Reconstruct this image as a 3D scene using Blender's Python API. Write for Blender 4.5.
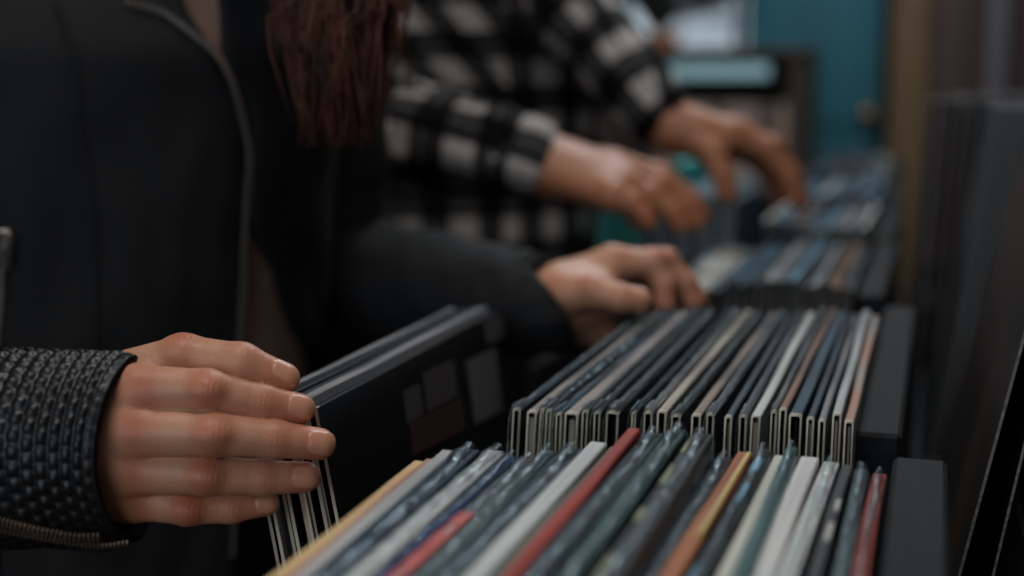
import bpy, math, random
import numpy as np
from mathutils import Vector, Matrix, noise as mnoise
random.seed(4)
for o in list(bpy.data.objects): bpy.data.objects.remove(o)
SC = bpy.context.scene
COL = SC.collection
R = math.radians

# ------------------------------------------------------------------ camera
F = 1350.0                                   # focal length in pixels of a 1024 wide frame
TH, YA = R(8.5515), R(17.4069)
CAMZ = 1.20
cam_d = bpy.data.cameras.new('camera'); cam = bpy.data.objects.new('camera', cam_d); COL.objects.link(cam)
cam.location = (0, 0, CAMZ); cam.rotation_euler = (R(90) - TH, 0, YA)
cam_d.sensor_width = 36; cam_d.lens = 36 * F / 1024
cam_d.clip_start = 0.02; cam_d.clip_end = 60
cam_d.dof.use_dof = True; cam_d.dof.focus_distance = 0.625; cam_d.dof.aperture_fstop = 3.3
SC.camera = cam

# ------------------------------------------------------------------ world, exposure, lights
w = bpy.data.worlds.new('shop_ambient'); SC.world = w; w.use_nodes = True
w.node_tree.nodes['Background'].inputs[0].default_value = (0.62, 0.74, 0.85, 1)
w.node_tree.nodes['Background'].inputs[1].default_value = 0.5
vs = SC.view_settings
vs.view_transform = 'Standard'; vs.look = 'None'; vs.gamma = 1; vs.use_curve_mapping = False
vs.exposure = 0.0

def area(name, loc, target, size, power, col):
    l = bpy.data.lights.new(name, 'AREA'); l.shape = 'RECTANGLE'; l.size, l.size_y = size
    l.energy = power; l.color = col
    o = bpy.data.objects.new(name, l); COL.objects.link(o); o.location = loc
    o.rotation_euler = (Vector(target) - Vector(loc)).to_track_quat('-Z', 'Y').to_euler()
    return o
area('overhead_area_light', (-0.25, 0.35, 2.7), (-0.25, 0.6, 1.0), (0.9, 0.5), 13, (1.0, 0.95, 0.90))
area('overhead_area_light', (-0.35, 2.3, 2.7), (-0.35, 2.0, 1.0), (0.9, 0.6), 22, (0.86, 0.94, 1.0))
area('overhead_area_light', (0.0, 3.6, 2.75), (-0.1, 4.0, 1.0), (1.2, 0.5), 16, (0.95, 0.97, 1.0))  # extra light added to brighten the back wall and door
area('camera_side_fill', (-0.5, -1.75, 1.9), (-0.3, 1.0, 1.0), (1.8, 1.2), 14, (0.84, 0.93, 1.0))  # added soft fill from behind the camera; no window is built there

# ------------------------------------------------------------------ measuring helpers (photo pixel + distance -> place in the shop)
_fw = np.array([-math.sin(YA)*math.cos(TH), math.cos(YA)*math.cos(TH), -math.sin(TH)])
_rt = np.array([math.cos(YA), math.sin(YA), 0.0]); _up = np.cross(_rt, _fw); _O = np.array([0, 0, CAMZ])
def P(x, y, d): return _O + d*(_fw + _rt*(x-512)/F + _up*(288-y)/F)
def PZ(x, y, z):
    r = P(x, y, 1) - _O; return _O + r*(z-CAMZ)/r[2]
def PY(x, y, Y):
    r = P(x, y, 1) - _O; return _O + r*Y/r[1]
def prj(p):
    q = np.asarray(p) - _O; d = q @ _fw; return 512 + F*(q @ _rt)/d, 288 - F*(q @ _up)/d, d

# ------------------------------------------------------------------ materials
def lin(c):
    if isinstance(c, str): c = [int(c[i:i+2], 16)/255 for i in (0, 2, 4)]
    return tuple(v/12.92 if v <= .04045 else ((v+.055)/1.055)**2.4 for v in c) + (1,)
_mats = {}
def mat(name, col, rough=.6, metal=0, spec=.5, col2=None, scale=(20, 20, 20), bump=0, bscale=200, detail=4, emit=None):
    if name in _mats: return _mats[name]
    m = bpy.data.materials.new(name); m.use_nodes = True; _mats[name] = m
    nt = m.node_tree; b = nt.nodes['Principled BSDF']
    b.inputs['Base Color'].default_value = lin(col); b.inputs['Roughness'].default_value = rough
    b.inputs['Metallic'].default_value = metal; b.inputs['Specular IOR Level'].default_value = spec
    tc = nt.nodes.new('ShaderNodeTexCoord')
    if col2 is not None:
        mp = nt.nodes.new('ShaderNodeMapping'); mp.inputs['Scale'].default_value = scale
        n = nt.nodes.new('ShaderNodeTexNoise'); n.inputs['Scale'].default_value = 1; n.inputs['Detail'].default_value = detail
        r = nt.nodes.new('ShaderNodeValToRGB'); r.color_ramp.elements[0].position = .38; r.color_ramp.elements[1].position = .62
        r.color_ramp.elements[0].color = lin(col); r.color_ramp.elements[1].color = lin(col2)
        nt.links.new(tc.outputs['Object'], mp.inputs[0]); nt.links.new(mp.outputs[0], n.inputs['Vector'])
        nt.links.new(n.outputs['Fac'], r.inputs[0]); nt.links.new(r.outputs[0], b.inputs['Base Color'])
    if bump:
        n2 = nt.nodes.new('ShaderNodeTexNoise'); n2.inputs['Scale'].default_value = bscale; n2.inputs['Detail'].default_value = 5
        bp = nt.nodes.new('ShaderNodeBump'); bp.inputs['Strength'].default_value = bump; bp.inputs['Distance'].default_value = .002
        nt.links.new(tc.outputs['Object'], n2.inputs['Vector']); nt.links.new(n2.outputs['Fac'], bp.inputs['Height'])
        nt.links.new(bp.outputs[0], b.inputs['Normal'])
    if emit:
        b.inputs['Emission Color'].default_value = lin(col); b.inputs['Emission Strength'].default_value = emit
    return m
M_black = mat('black_painted_board', '0f1113', .75, spec=.2, col2='17191c', scale=(300, 60, 300), bump=.25, bscale=260)
M_dark = mat('near_black', '0c0c0d', .9, spec=.1)
M_cream = mat('raw_card_edge', 'e2d8c0', .75, col2='9c927f', scale=(200, 200, 30))
M_card = mat('pale_card_edge', 'c2b6a4', .75, col2='8f8577', scale=(200, 200, 30))
M_white = mat('white_paper', 'a9a8a2', .7)
M_kraft = mat('taupe_inner_card', '8a8174', .8)
M_vinyl = mat('black_vinyl', '0a0a0b', .3)
M_leather = mat('black_leather', '131416', .40, spec=.42, bump=.22, bscale=260)
M_jacket = mat('black_jacket_leather', '1f1f20', .75, spec=.2, bump=.15, bscale=160)
M_zip = mat('antique_brass_zip', '8d7a66', .36, metal=.85)
M_zipdark = mat('aged_steel_zip', '8a817a', .5, metal=.5)
M_shirt = mat('dusty_pink_knit', 'c09a88', .9, spec=.1, bump=.4, bscale=500)
M_trouser = mat('black_denim', '101114', .9, spec=.1)
M_shoe = mat('black_boot', '0b0b0c', .5)
M_hair = mat('auburn_hair', '5c3527', .6, spec=.25, col2='2b1913', scale=(60, 60, 4))

def plastic_mat():
    m = bpy.data.materials.new('clear_poly_film'); m.use_nodes = True; nt = m.node_tree
    b = nt.nodes['Principled BSDF']; nt.nodes.remove(b)
    out = nt.nodes['Material Output']
    tr = nt.nodes.new('ShaderNodeBsdfTransparent'); gl = nt.nodes.new('ShaderNodeBsdfGlossy'); mx = nt.nodes.new('ShaderNodeMixShader')
    gl.inputs['Roughness'].default_value = .25; gl.inputs['Color'].default_value = (.78, .92, 1, 1)
    tr.inputs[0].default_value = (.93, .95, .95, 1)
    fr = nt.nodes.new('ShaderNodeFresnel'); fr.inputs[0].default_value = 1.45
    mu = nt.nodes.new('ShaderNodeMath'); mu.operation = 'MULTIPLY_ADD'; mu.inputs[1].default_value = .7; mu.inputs[2].default_value = .04
    tc = nt.nodes.new('ShaderNodeTexCoord'); n = nt.nodes.new('ShaderNodeTexNoise'); n.inputs['Scale'].default_value = 120; n.inputs['Detail'].default_value = 3
    mp = nt.nodes.new('ShaderNodeMapping'); mp.inputs['Scale'].default_value = (1, .35, .6)
    bp = nt.nodes.new('ShaderNodeBump'); bp.inputs['Strength'].default_value = .9; bp.inputs['Distance'].default_value = .003
    L = nt.links.new
    L(tc.outputs['Object'], mp.inputs[0]); L(mp.outputs[0], n.inputs['Vector']); L(n.outputs['Fac'], bp.inputs['Height'])
    L(bp.outputs[0], gl.inputs['Normal']); L(bp.outputs[0], fr.inputs['Normal']); L(fr.outputs[0], mu.inputs[0]); L(mu.outputs[0], mx.inputs[0])
    L(tr.outputs[0], mx.inputs[1]); L(gl.outputs[0], mx.inputs[2]); L(mx.outputs[0], out.inputs[0])
    return m
M_poly = plastic_mat()

def top_mat(c1, c2=None):
    """printed card seen along its folded top: long streaks of two inks"""
    c2 = c2 or c1
    nm = 'printed_card_%s_%s' % (c1, c2)
    if nm in _mats: return _mats[nm]
    m = mat(nm, c1, .6, spec=.25, col2=c2, scale=(520, 7, 60), detail=5, bump=.2, bscale=400)
    nt = m.node_tree; L = nt.links.new; ramp = [n for n in nt.nodes if n.type == 'VALTORGB'][0]
    ramp.color_ramp.elements[0].position = .44; ramp.color_ramp.elements[1].position = .56
    # scuffed, whitened corner at the handled near end
    tc = [n for n in nt.nodes if n.type == 'TEX_COORD'][0]; sx = nt.nodes.new('ShaderNodeSeparateXYZ'); n = nt.nodes.new('ShaderNodeTexNoise'); n.inputs['Scale'].default_value = 420
    ma = nt.nodes.new('ShaderNodeMath'); ma.operation = 'MULTIPLY_ADD'; ma.inputs[1].default_value = -.012; mr_ = nt.nodes.new('ShaderNodeMapRange')
    mr_.inputs['From Min'].default_value = -.0045; mr_.inputs['From Max'].default_value = -.003; mr_.inputs['To Min'].default_value = .8; mr_.inputs['To Max'].default_value = 0
    mx = nt.nodes.new('ShaderNodeMix'); mx.data_type = 'RGBA'; mx.inputs[7].default_value = lin('b9b09f')
    L(tc.outputs['Object'], sx.inputs[0]); L(tc.outputs['Object'], n.inputs['Vector']); L(n.outputs['Fac'], ma.inputs[0]); L(sx.outputs['Y'], ma.inputs[2])
    L(ma.outputs[0], mr_.inputs['Value']); L(mr_.outputs[0], mx.inputs[0]); L(ramp.outputs[0], mx.inputs[6]); L(mx.outputs[2], nt.nodes['Principled BSDF'].inputs['Base Color'])
    return m

def skin_mat(nm='skin', c1='bd8b70', c2='a84e2e'):
    m = bpy.data.materials.new(nm); m.use_nodes = True; nt = m.node_tree; b = nt.nodes['Principled BSDF']; L = nt.links.new
    at = nt.nodes.new('ShaderNodeAttribute'); at.attribute_name = 'blush'
    tc = nt.nodes.new('ShaderNodeTexCoord'); n = nt.nodes.new('ShaderNodeTexNoise'); n.inputs['Scale'].default_value = 70; n.inputs['Detail'].default_value = 3
    mx = nt.nodes.new('ShaderNodeMix'); mx.data_type = 'RGBA'
    mx.inputs[6].default_value = lin(c1); mx.inputs[7].default_value = lin(c2)
    ad = nt.nodes.new('ShaderNodeMath'); ad.operation = 'MULTIPLY_ADD'; ad.inputs[1].default_value = .35; 
    sb = nt.nodes.new('ShaderNodeMath'); sb.operation = 'SUBTRACT'; sb.inputs[1].default_value = .17; sb.use_clamp = True
    L(tc.outputs['Object'], n.inputs['Vector']); L(n.outputs['Fac'], ad.inputs[0]); L(at.outputs['Fac'], ad.inputs[2]); L(ad.outputs[0], sb.inputs[0])
    L(sb.outputs[0], mx.inputs[0]); L(mx.outputs[2], b.inputs['Base Color'])
    b.inputs['Roughness'].default_value = .46; b.inputs['Specular IOR Level'].default_value = .4
    b.inputs['Subsurface Weight'].default_value = .2; b.inputs['Subsurface Radius'].default_value = (.006, .0025, .0015); b.inputs['Subsurface Scale'].default_value = 1
    v = nt.nodes.new('ShaderNodeTexVoronoi'); v.inputs['Scale'].default_value = 900
    n3 = nt.nodes.new('ShaderNodeTexNoise'); n3.inputs['Scale'].default_value = 260; n3.inputs['Detail'].default_value = 5
    am = nt.nodes.new('ShaderNodeMath'); am.operation = 'ADD'
    bp = nt.nodes.new('ShaderNodeBump'); bp.inputs['Strength'].default_value = .16; bp.inputs['Distance'].default_value = .0008
    L(tc.outputs['Object'], v.inputs['Vector']); L(tc.outputs['Object'], n3.inputs['Vector'])
    L(v.outputs['Distance'], am.inputs[0]); L(n3.outputs['Fac'], am.inputs[1]); L(am.outputs[0], bp.inputs['Height']); L(bp.outputs[0], b.inputs['Normal'])
    return m
M_skin = skin_mat(); M_skin_tan = skin_mat('tanned_skin', 'a76f50', '9a4a2a')
M_nail = mat('peach_nail_polish', 'bf856a', .32, spec=.5)
M_eye = mat('eye_white', 'c8c4be', .2)
M_lip = mat('lips', '9a5648', .4)

def plaid_mat():
    m = bpy.data.materials.new('buffalo_plaid_flannel'); m.use_nodes = True; nt = m.node_tree; b = nt.nodes['Principled BSDF']; L = nt.links.new
    uv = nt.nodes.new('ShaderNodeUVMap'); uv.uv_map = 'UVMap'; sp = nt.nodes.new('ShaderNodeSeparateXYZ'); L(uv.outputs[0], sp.inputs[0])
    def stripe(o):
        a = nt.nodes.new('ShaderNodeMath'); a.operation = 'DIVIDE'; a.inputs[1].default_value = .060; L(o, a.inputs[0])
        f = nt.nodes.new('ShaderNodeMath'); f.operation = 'FRACT'; L(a.outputs[0], f.inputs[0])
        r = nt.nodes.new('ShaderNodeValToRGB'); cr = r.color_ramp; cr.elements[0].position = .0; cr.elements[0].color = (1, 1, 1, 1)
        cr.elements[1].position = 1; cr.elements[1].color = (0, 0, 0, 1)
        for p_, c in ((.47, 1), (.50, 0), (.66, 0), (.67, .35), (.70, .35), (.71, 0), (.97, 0)):
            e = cr.elements.new(p_); e.color = (c, c, c, 1)
        L(f.outputs[0], r.inputs[0]); return r.outputs[0]
    a, c = stripe(sp.outputs['X']), stripe(sp.outputs['Y'])
    s = nt.nodes.new('ShaderNodeMath'); s.operation = 'ADD'; L(a, s.inputs[0]); L(c, s.inputs[1])
    h = nt.nodes.new('ShaderNodeMath'); h.operation = 'MULTIPLY'; h.inputs[1].default_value = .5; L(s.outputs[0], h.inputs[0])
    r = nt.nodes.new('ShaderNodeValToRGB'); cr = r.color_ramp
    cr.elements[0].color = lin('08090a'); cr.elements[1].color = lin('a8a29e'); e = cr.elements.new(.5); e.color = lin('2b2c2e')
    L(h.outputs[0], r.inputs[0]); L(r.outputs[0], b.inputs['Base Color'])
    b.inputs['Roughness'].default_value = .95; b.inputs['Specular IOR Level'].default_value = .1
    return m
M_plaid = plaid_mat()

# ------------------------------------------------------------------ object helpers
def mesh_obj(name, V, Fc, mats, parent=None, fm=None, smooth=False, uv=None):
    me = bpy.data.meshes.new(name); me.from_pydata([tuple(map(float, v)) for v in V] if not isinstance(V, np.ndarray) else V.tolist(), [], Fc if not isinstance(Fc, np.ndarray) else Fc.tolist())
    if not isinstance(mats, (list, tuple)): mats = [mats]
    for m in mats: me.materials.append(m)
    if fm is not None: me.polygons.foreach_set('material_index', np.asarray(fm, dtype=np.int32))
    if smooth: me.polygons.foreach_set('use_smooth', np.ones(len(me.polygons), dtype=bool))
    if uv is not None:
        l = me.uv_layers.new(name='UVMap'); idx = np.empty(len(me.loops), dtype=np.int32); me.loops.foreach_get('vertex_index', idx)
        l.data.foreach_set('uv', np.asarray(uv, dtype=np.float32)[idx].ravel())
    me.update()
    o = bpy.data.objects.new(name, me); COL.objects.link(o)
    if parent: o.parent = parent
    return o
def tag(o, label, cat, group=None):
    n = len(label.split()); assert 4 <= n <= 16, (n, label)
    o['label'] = label; o['category'] = cat
    if group: o['group'] = group
    return o
def empty(name, loc, label, cat, group=None, rot=(0, 0, 0)):
    o = bpy.data.objects.new(name, None); COL.objects.link(o); o.location = tuple(map(float, loc)); o.rotation_euler = rot
    o.empty_display_size = .05
    return tag(o, label, cat, group)
def struct(o): o['kind'] = 'structure'; return o

class MB:
    """collects boxes / tubes / quads into one mesh"""
    def __init__(s): s.V = []; s.F = []; s.M = []
    def add(s, V, Fc, m=0):
        n = len(s.V); s.V += [tuple(map(float, v)) for v in V]; s.F += [[i+n for i in f] for f in Fc]; s.M += [m]*len(Fc); return s
    def box(s, lo, hi, m=0, bev=0.0):
        lo = np.array(lo, float); hi = np.array(hi, float)
        if not bev:
            x0, y0, z0 = lo; x1, y1, z1 = hi
            V = [(x0,y0,z0),(x1,y0,z0),(x1,y1,z0),(x0,y1,z0),(x0,y0,z1),(x1,y0,z1),(x1,y1,z1),(x0,y1,z1)]
            return s.add(V, [(0,3,2,1),(4,5,6,7),(0,1,5,4),(1,2,6,5),(2,3,7,6),(3,0,4,7)], m)
        # chamfered box
        V = []; idx = {}
        for i in (0, 1):
            for j in (0, 1):
                for k in (0, 1):
                    c = np.array([(lo, hi)[i][0], (lo, hi)[j][1], (lo, hi)[k][2]]); sg = np.array([1-2*i, 1-2*j, 1-2*k])
                    for a in range(3):
                        q = c + sg*bev; q[a] = c[a]; idx[(i, j, k, a)] = len(V); V.append(q)
        Fc = []
        def q(ax, v, order): return order
        for a in range(3):
            o1, o2 = [t for t in range(3) if t != a]
            for v in (0, 1):
                f = []
                for (p_, r_) in ((0, 0), (1, 0), (1, 1), (0, 1)):
                    k = [0, 0, 0]; k[a] = v; k[o1] = p_; k[o2] = r_; f.append(idx[(*k, a)])
                flip = (v == 0) != (a == 1)
                Fc.append(f[::-1] if flip else f)
        for a in range(3):      # edges along axis a
            o1, o2 = [t for t in range(3) if t != a]
            for p_ in (0, 1):
                for r_ in (0, 1):
                    k0 = [0, 0, 0]; k0[o1] = p_; k0[o2] = r_; k1 = list(k0); k1[a] = 1
                    Fc.append([idx[(*k0, o1)], idx[(*k1, o1)], idx[(*k1, o2)], idx[(*k0, o2)]])
        for i in (0, 1):
            for j in (0, 1):
                for k in (0, 1): Fc.append([idx[(i, j, k, 0)], idx[(i, j, k, 1)], idx[(i, j, k, 2)]])
        return s.add(V, Fc, m)
    def tube(s, pts, rad, n=8, m=0):
        pts = [Vector(p) for p in pts]; rings = []
        t0 = (pts[1]-pts[0]).normalized(); u = t0.orthogonal().normalized(); V = []; Fc = []
        for i, p in enumerate(pts):
            t = (pts[min(i+1, len(pts)-1)] - pts[max(i-1, 0)]).normalized()
            u = (u - t*u.dot(t)).normalized(); v = t.cross(u); r = rad[i] if hasattr(rad, '__len__') else rad
            for k in range(n):
                a = 2*math.pi*k/n; V.append(p + (u*math.cos(a)+v*math.sin(a))*r)
        for i in range(len(pts)-1):
            for k in range(n):
                a, b = i*n+k, i*n+(k+1) % n; Fc.append([a, b, b+n, a+n])
        Fc.append(list(range(n))[::-1]); Fc.append([(len(pts)-1)*n+k for k in range(n)])
        return s.add(V, Fc, m)
    def build(s, name, mats, parent=None, smooth=False):
        return mesh_obj(name, s.V, s.F, mats, parent, s.M, smooth)

def smoothpath(pts, n):
    """Catmull-Rom through points"""
    pts = [np.array(p, float) for p in pts]; pts = [2*pts[0]-pts[1]] + pts + [2*pts[-1]-pts[-2]]; out = []
    segs = len(pts)-3
    for i in range(n):
        t = i/(n-1)*segs; k = min(int(t), segs-1); t -= k; a, b, c, d = pts[k:k+4]
        out.append(.5*((2*b)+(-a+c)*t+(2*a-5*b+4*c-d)*t*t+(-a+3*b-3*c+d)*t**3))
    return out

def nz(x, y, z): return mnoise.noise(Vector((x, y, z)))

# ------------------------------------------------------------------ signed-distance modelling (continuous bodies)
def smin(a, b, k):
    h = np.clip(.5+.5*(b-a)/k, 0, 1); return b*(1-h)+a*h-k*h*(1-h)
def cone(X, a, b, ra, rb):
    a = np.array(a, np.float32); b = np.array(b, np.float32); ab = b-a; L2 = float(ab @ ab)+1e-12
    t = np.clip(((X[0]-a[0])*ab[0]+(X[1]-a[1])*ab[1]+(X[2]-a[2])*ab[2])/L2, 0, 1)
    return np.sqrt((X[0]-a[0]-t*ab[0])**2+(X[1]-a[1]-t*ab[1])**2+(X[2]-a[2]-t*ab[2])**2) - (ra+t*(rb-ra))
def ell(X, c, r, A=None):
    q = [X[i]-np.float32(c[i]) for i in range(3)]
    if A is not None: q = [q[0]*A[i][0]+q[1]*A[i][1]+q[2]*A[i][2] for i in range(3)]
    k0 = np.sqrt((q[0]/r[0])**2+(q[1]/r[1])**2+(q[2]/r[2])**2); return (k0-1)*min(r)
def surfnet(f, lo, hi, h):
    n = [int(math.ceil((hi[i]-lo[i])/h))+1 for i in range(3)]
    ax = [np.float32(lo[i])+np.arange(n[i], dtype=np.float32)*np.float32(h) for i in range(3)]
    X = (ax[0][:, None, None], ax[1][None, :, None], ax[2][None, None, :])
    V = np.broadcast_to(f(X), n).astype(np.float32); S = V < 0
    nc = [i-1 for i in n]; acc = np.zeros((*nc, 3), np.float32); cnt = np.zeros(nc, np.float32); edges = []
    for a in range(3):
        s0 = [slice(None)]*3; s1 = [slice(None)]*3; s0[a] = slice(0, -1); s1[a] = slice(1, None)
        s0 = tuple(s0); s1 = tuple(s1)
        I = np.argwhere(S[s0] != S[s1]); J = I.copy(); J[:, a] += 1
        v0 = V[tuple(I.T)]; v1 = V[tuple(J.T)]; t = v0/(v0-v1); pt = I.astype(np.float32); pt[:, a] += t
        b, c = (a+1) % 3, (a+2) % 3
        ok = (I[:, b] > 0) & (I[:, c] > 0) & (I[:, b] < n[b]-1) & (I[:, c] < n[c]-1)
        I = I[ok]; pt = pt[ok]; inside = (v0 < 0)[ok]
        for db in (0, 1):
            for dc in (0, 1):
                K = I.copy(); K[:, b] -= db; K[:, c] -= dc
                np.add.at(acc, tuple(K.T), pt); np.add.at(cnt, tuple(K.T), 1)
        edges.append((I, inside, b, c))
    act = cnt > 0; ids = np.full(nc, -1, np.int64); ids[act] = np.arange(act.sum())
    P_ = acc[act]/cnt[act][:, None]*h + np.array(lo, np.float32); Q = []
    for I, ins, b, c in edges:
        k = []
        for db, dc in ((0, 0), (1, 0), (1, 1), (0, 1)):
            K = I.copy(); K[:, b] -= db; K[:, c] -= dc; k.append(ids[tuple(K.T)])
        q = np.stack(k, 1); q[~ins] = q[~ins][:, ::-1]; Q.append(q)
    return P_, np.concatenate(Q)

def unit(v): v = np.array(v, float); return v/np.linalg.norm(v)

def hand_mesh(spec, h):
    """spec: palm capsules [(a,b,ra,rb)], fingers {name: ([points],[radii], dorsal vector)}; returns verts, quads, material ids, blush"""
    pts = []
    for c in spec['palm']: pts += [c[0], c[1]]
    for pr, rr, dv in spec['fingers'].values(): pts += list(pr)
    pts = np.array(pts); m = spec.get('margin', .024); lo = pts.min(0)-m; hi = pts.max(0)+m
    nails = []
    for nm, (pr, rr, dv) in spec['fingers'].items():
        ax = unit(pr[-1]-pr[-2]); d = np.array(dv, float); d = unit(d-ax*(d @ ax)); s = np.cross(ax, d)
        r = rr[-1]; c = pr[-1] + ax*r*.15 + d*r*.55
        nails.append((c, (ax, s, d), r*1.02, r*.72, r*.62))
    def f(X):
        palm = None
        for a, b, ra, rb in spec['palm']:
            q = cone(X, a, b, ra, rb); palm = q if palm is None else smin(palm, q, spec.get('pk', .012))
        tot = palm
        for k, (nm, (pr, rr, dv)) in enumerate(spec['fingers'].items()):
            g = None
            for i in range(len(pr)-1):
                # slight waist between joints, fuller at the joint
                q = cone(X, pr[i], pr[i+1], rr[i], rr[i+1]); g = q if g is None else smin(g, q, .003)
            # dorsal knuckle bump and creases at the middle joint
            ax = unit(pr[2]-pr[0]) if len(pr) > 3 else unit(pr[1]-pr[0])
            j = pr[1]; dvn = unit(dv); r = rr[1]
            bump = ell(X, j+dvn*r*.45, (r*.85, r*.85, r*.62)); g = smin(g, bump, .004)
            for jj, amp, wd in ((pr[1], .00028, .0065), (pr[-2], .00020, .004)):
                u = (X[0]-jj[0])*ax[0]+(X[1]-jj[1])*ax[1]+(X[2]-jj[2])*ax[2]
                dd = np.sqrt((X[0]-jj[0]-dvn[0]*r)**2+(X[1]-jj[1]-dvn[1]*r)**2+(X[2]-jj[2]-dvn[2]*r)**2)
                g = g + amp*np.sin(u*(2*math.pi/.0022))*np.exp(-(dd/wd)**2)
            c, (a1, s1, d1), L, W, T = nails[k]
            q = [(X[0]-np.float32(c[0]))*e[0]+(X[1]-np.float32(c[1]))*e[1]+(X[2]-np.float32(c[2]))*e[2] for e in (a1, s1, d1)]
            qx = np.abs(q[0])/L; qy = np.abs(q[1])/W
            plate = np.maximum(((qx**4+qy**4)**.25-1)*W, -q[2]-T*.5)
            if spec.get('nails', True): g = np.minimum(g, np.maximum(g-.0004, plate))
            tot = np.minimum(tot, smin(palm, g, spec.get('fk', .007)))
        for a, b, ra, rb in spec.get('extra', []): tot = smin(tot, cone(X, a, b, ra, rb), .006)
        for cc, rr_, kk in spec.get('dents', []):
            tot = -smin(-tot, ell(X, cc, (rr_, rr_, rr_)), kk)
        return tot
    V, Q = surfnet(f, lo, hi, h)
    cen = V[Q].mean(1); fm = np.zeros(len(Q), int); bl = np.zeros(len(V))
    for c, (a1, s1, d1), L, W, T in nails:
        q = cen-c; qx = np.abs(q @ a1)/L; qy = np.abs(q @ s1)/W
        if spec.get('nails', True): fm[((qx**4+qy**4)**.25 < 1.02) & (q @ d1 > -T*.5)] = 1
    for nm, (pr, rr, dv) in spec['fingers'].items():
        for i, amt, wd in ((0, .75, .009), (1, .95, .0075), (len(pr)-2, .35, .006), (len(pr)-1, .6, .009)):
            c = pr[i]+unit(dv)*rr[i]*.7; bl += amt*np.exp(-(np.linalg.norm(V-c, axis=1)/wd)**2)
        for i in range(1, len(pr)-1):
            pm = (pr[i]+pr[i+1])/2; bl += .14*np.exp(-(np.linalg.norm(V-pm, axis=1)/.013)**2)
    return V, Q, fm, bl

# ------------------------------------------------------------------ record sleeves
S = .315
def cover_geo(w, tb=.0009, hollow=True, bow=0.0, seed=0, ny=10, gape=0.0, kb=1.0):
    """folded card jacket: closed top fold and far end, open (hollow) near end. x thickness, y depth, z height"""
    V = []; Fc = []; Mi = []
    ys = [0]+[S*(i/ny) for i in range(1, ny+1)]
    def ring(y, inset):
        t = y/S; k = 1+gape*(1-t)**3
        b = bow*math.sin(math.pi*t)+.0006*nz(seed*3.1, t*3, 0)
        a = w/2*k-inset; zt = S-inset; zb = inset
        dz = .0005*nz(seed*1.7, t*5, 3)
        r = min(a*.5, .0006)
        c = a*kb if not inset else max(.0003, (a+inset)*kb-inset); mdl = (a+c)/2*(1+.15*nz(seed, t*2, 9))
        return [(-c+b, y, zb), (c+b, y, zb), (mdl+b, y, S*.6), (a+b, y, zt-r+dz), (a-r+b, y, zt+dz), (-a+r+b, y, zt+dz), (-a+b, y, zt-r+dz), (-mdl+b, y, S*.6)]
    n = 8
    for y in ys: V += ring(y, 0)
    for i in range(len(ys)-1):
        for k in range(n):
            a, b = i*n+k, i*n+(k+1) % n; Fc.append([a, b, b+n, a+n]); Mi.append(1 if k in (3, 4, 5) else 0)
    e = (len(ys)-1)*n; Fc.append([e+k for k in range(n)]); Mi.append(1)
    if hollow:
        o = len(V); V += ring(0, tb); o2 = len(V); V += [(x, S*.93, z) for x, y, z in ring(0, tb)]
        for k in range(n):
            k2 = (k+1) % n
            Fc.append([k2, k, o+k, o+k2]); Mi.append(2)
            Fc.append([o+k2, o+k, o2+k, o2+k2]); Mi.append(3)
        Fc.append([o2+k for k in range(n)][::-1]); Mi.append(3)
    else:
        Fc.append([k for k in range(n)][::-1]); Mi.append(2)
    return V, Fc, Mi
def poly_geo(w, seed, near=.004, far=.002):
    """loose clear film bag round the jacket with a crumpled top edge"""
    V = []; Fc = []; ny = 70; prof = 9
    for i in range(ny+1):
        t = i/ny; y = -near+(S+near+far)*t; e = 1+.2*max(0, 1-min(t, 1-t)*14)
        hgt = .0008+.0014*abs(nz(seed, t*22, 1))+.0010*abs(nz(seed, t*60, 7))+ (.0015*e if e > 1 else 0)
        wv = .0005*nz(seed, t*9, 5)
        for (x, z) in ((-1, S*.02), (-1, S*.5), (-1, S-.012), (-1, S-.003), (-.35+.4*nz(seed, t*40, 2), S+hgt), (.4+.4*nz(seed, t*37, 4), S+hgt*.7), (1, S-.003), (1, S-.012), (1, S*.5)):
            sx = (w/2+.0006)*x + (wv if abs(x) < 1 else 0)+.0004*nz(seed, t*20, z*40)*(1 if abs(x) == 1 else 0)
            V.append((sx if abs(x) < 1 else math.copysign(max(abs(sx), w/2+.00025), x), y+.0012*nz(seed, z*30, x)*(1 if i in (0, ny) else 0), z))
    for i in range(ny):
        for k in range(prof-1):
            a = i*prof+k; Fc.append([a, a+1, a+1+prof, a+prof])
    return V, Fc
def inner_geo(w, y0=.006):
    m = MB(); m.box((-w/2, y0, .004), (w/2, .30, S-.004), 0); return m
USED = {}
def record(T, w, lean, yaw, label, top, face=None, film=False, edge=None, hollow=True, inner='white', group=None, seed=None, bow=0.0, marks=None, tb=.0009, pitch=0.0, gape=0.0, kb=1.0, fill=0):
    """T: middle of the near end of the top fold"""
    seed = seed if seed is not None else random.random()*50
    rot = Matrix.Rotation(yaw, 3, 'Z') @ Matrix.Rotation(lean, 3, 'Y') @ Matrix.Rotation(pitch, 3, 'X')
    loc = Vector(T)-rot @ Vector((0, 0, S))
    USED[label] = USED.get(label, 0)+1
    e = empty('record_sleeve', loc, label, 'record', group, rot.to_euler('XYZ'))
    V, Fc, Mi = cover_geo(w, tb, hollow, bow, seed, gape=gape, kb=kb)
    mesh_obj('cover', V, Fc, [face or top, top, edge or M_cream, M_dark], e, Mi)  # last slot: shade of the open cavity painted near-black on the inner faces
    if hollow:
        inner_geo(max(fill*w*min(1, kb), min(.0012, w*.4*min(1, kb))), .0015 if fill else .006).build('inner_sleeve', M_kraft if fill else (M_white if inner == 'white' else M_vinyl), e)
    if film:
        V, Fc = poly_geo(w, seed); mesh_obj('plastic_bag', V, Fc, M_poly, e, smooth=True)
    if marks: marks(e, w)
    return e
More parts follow.
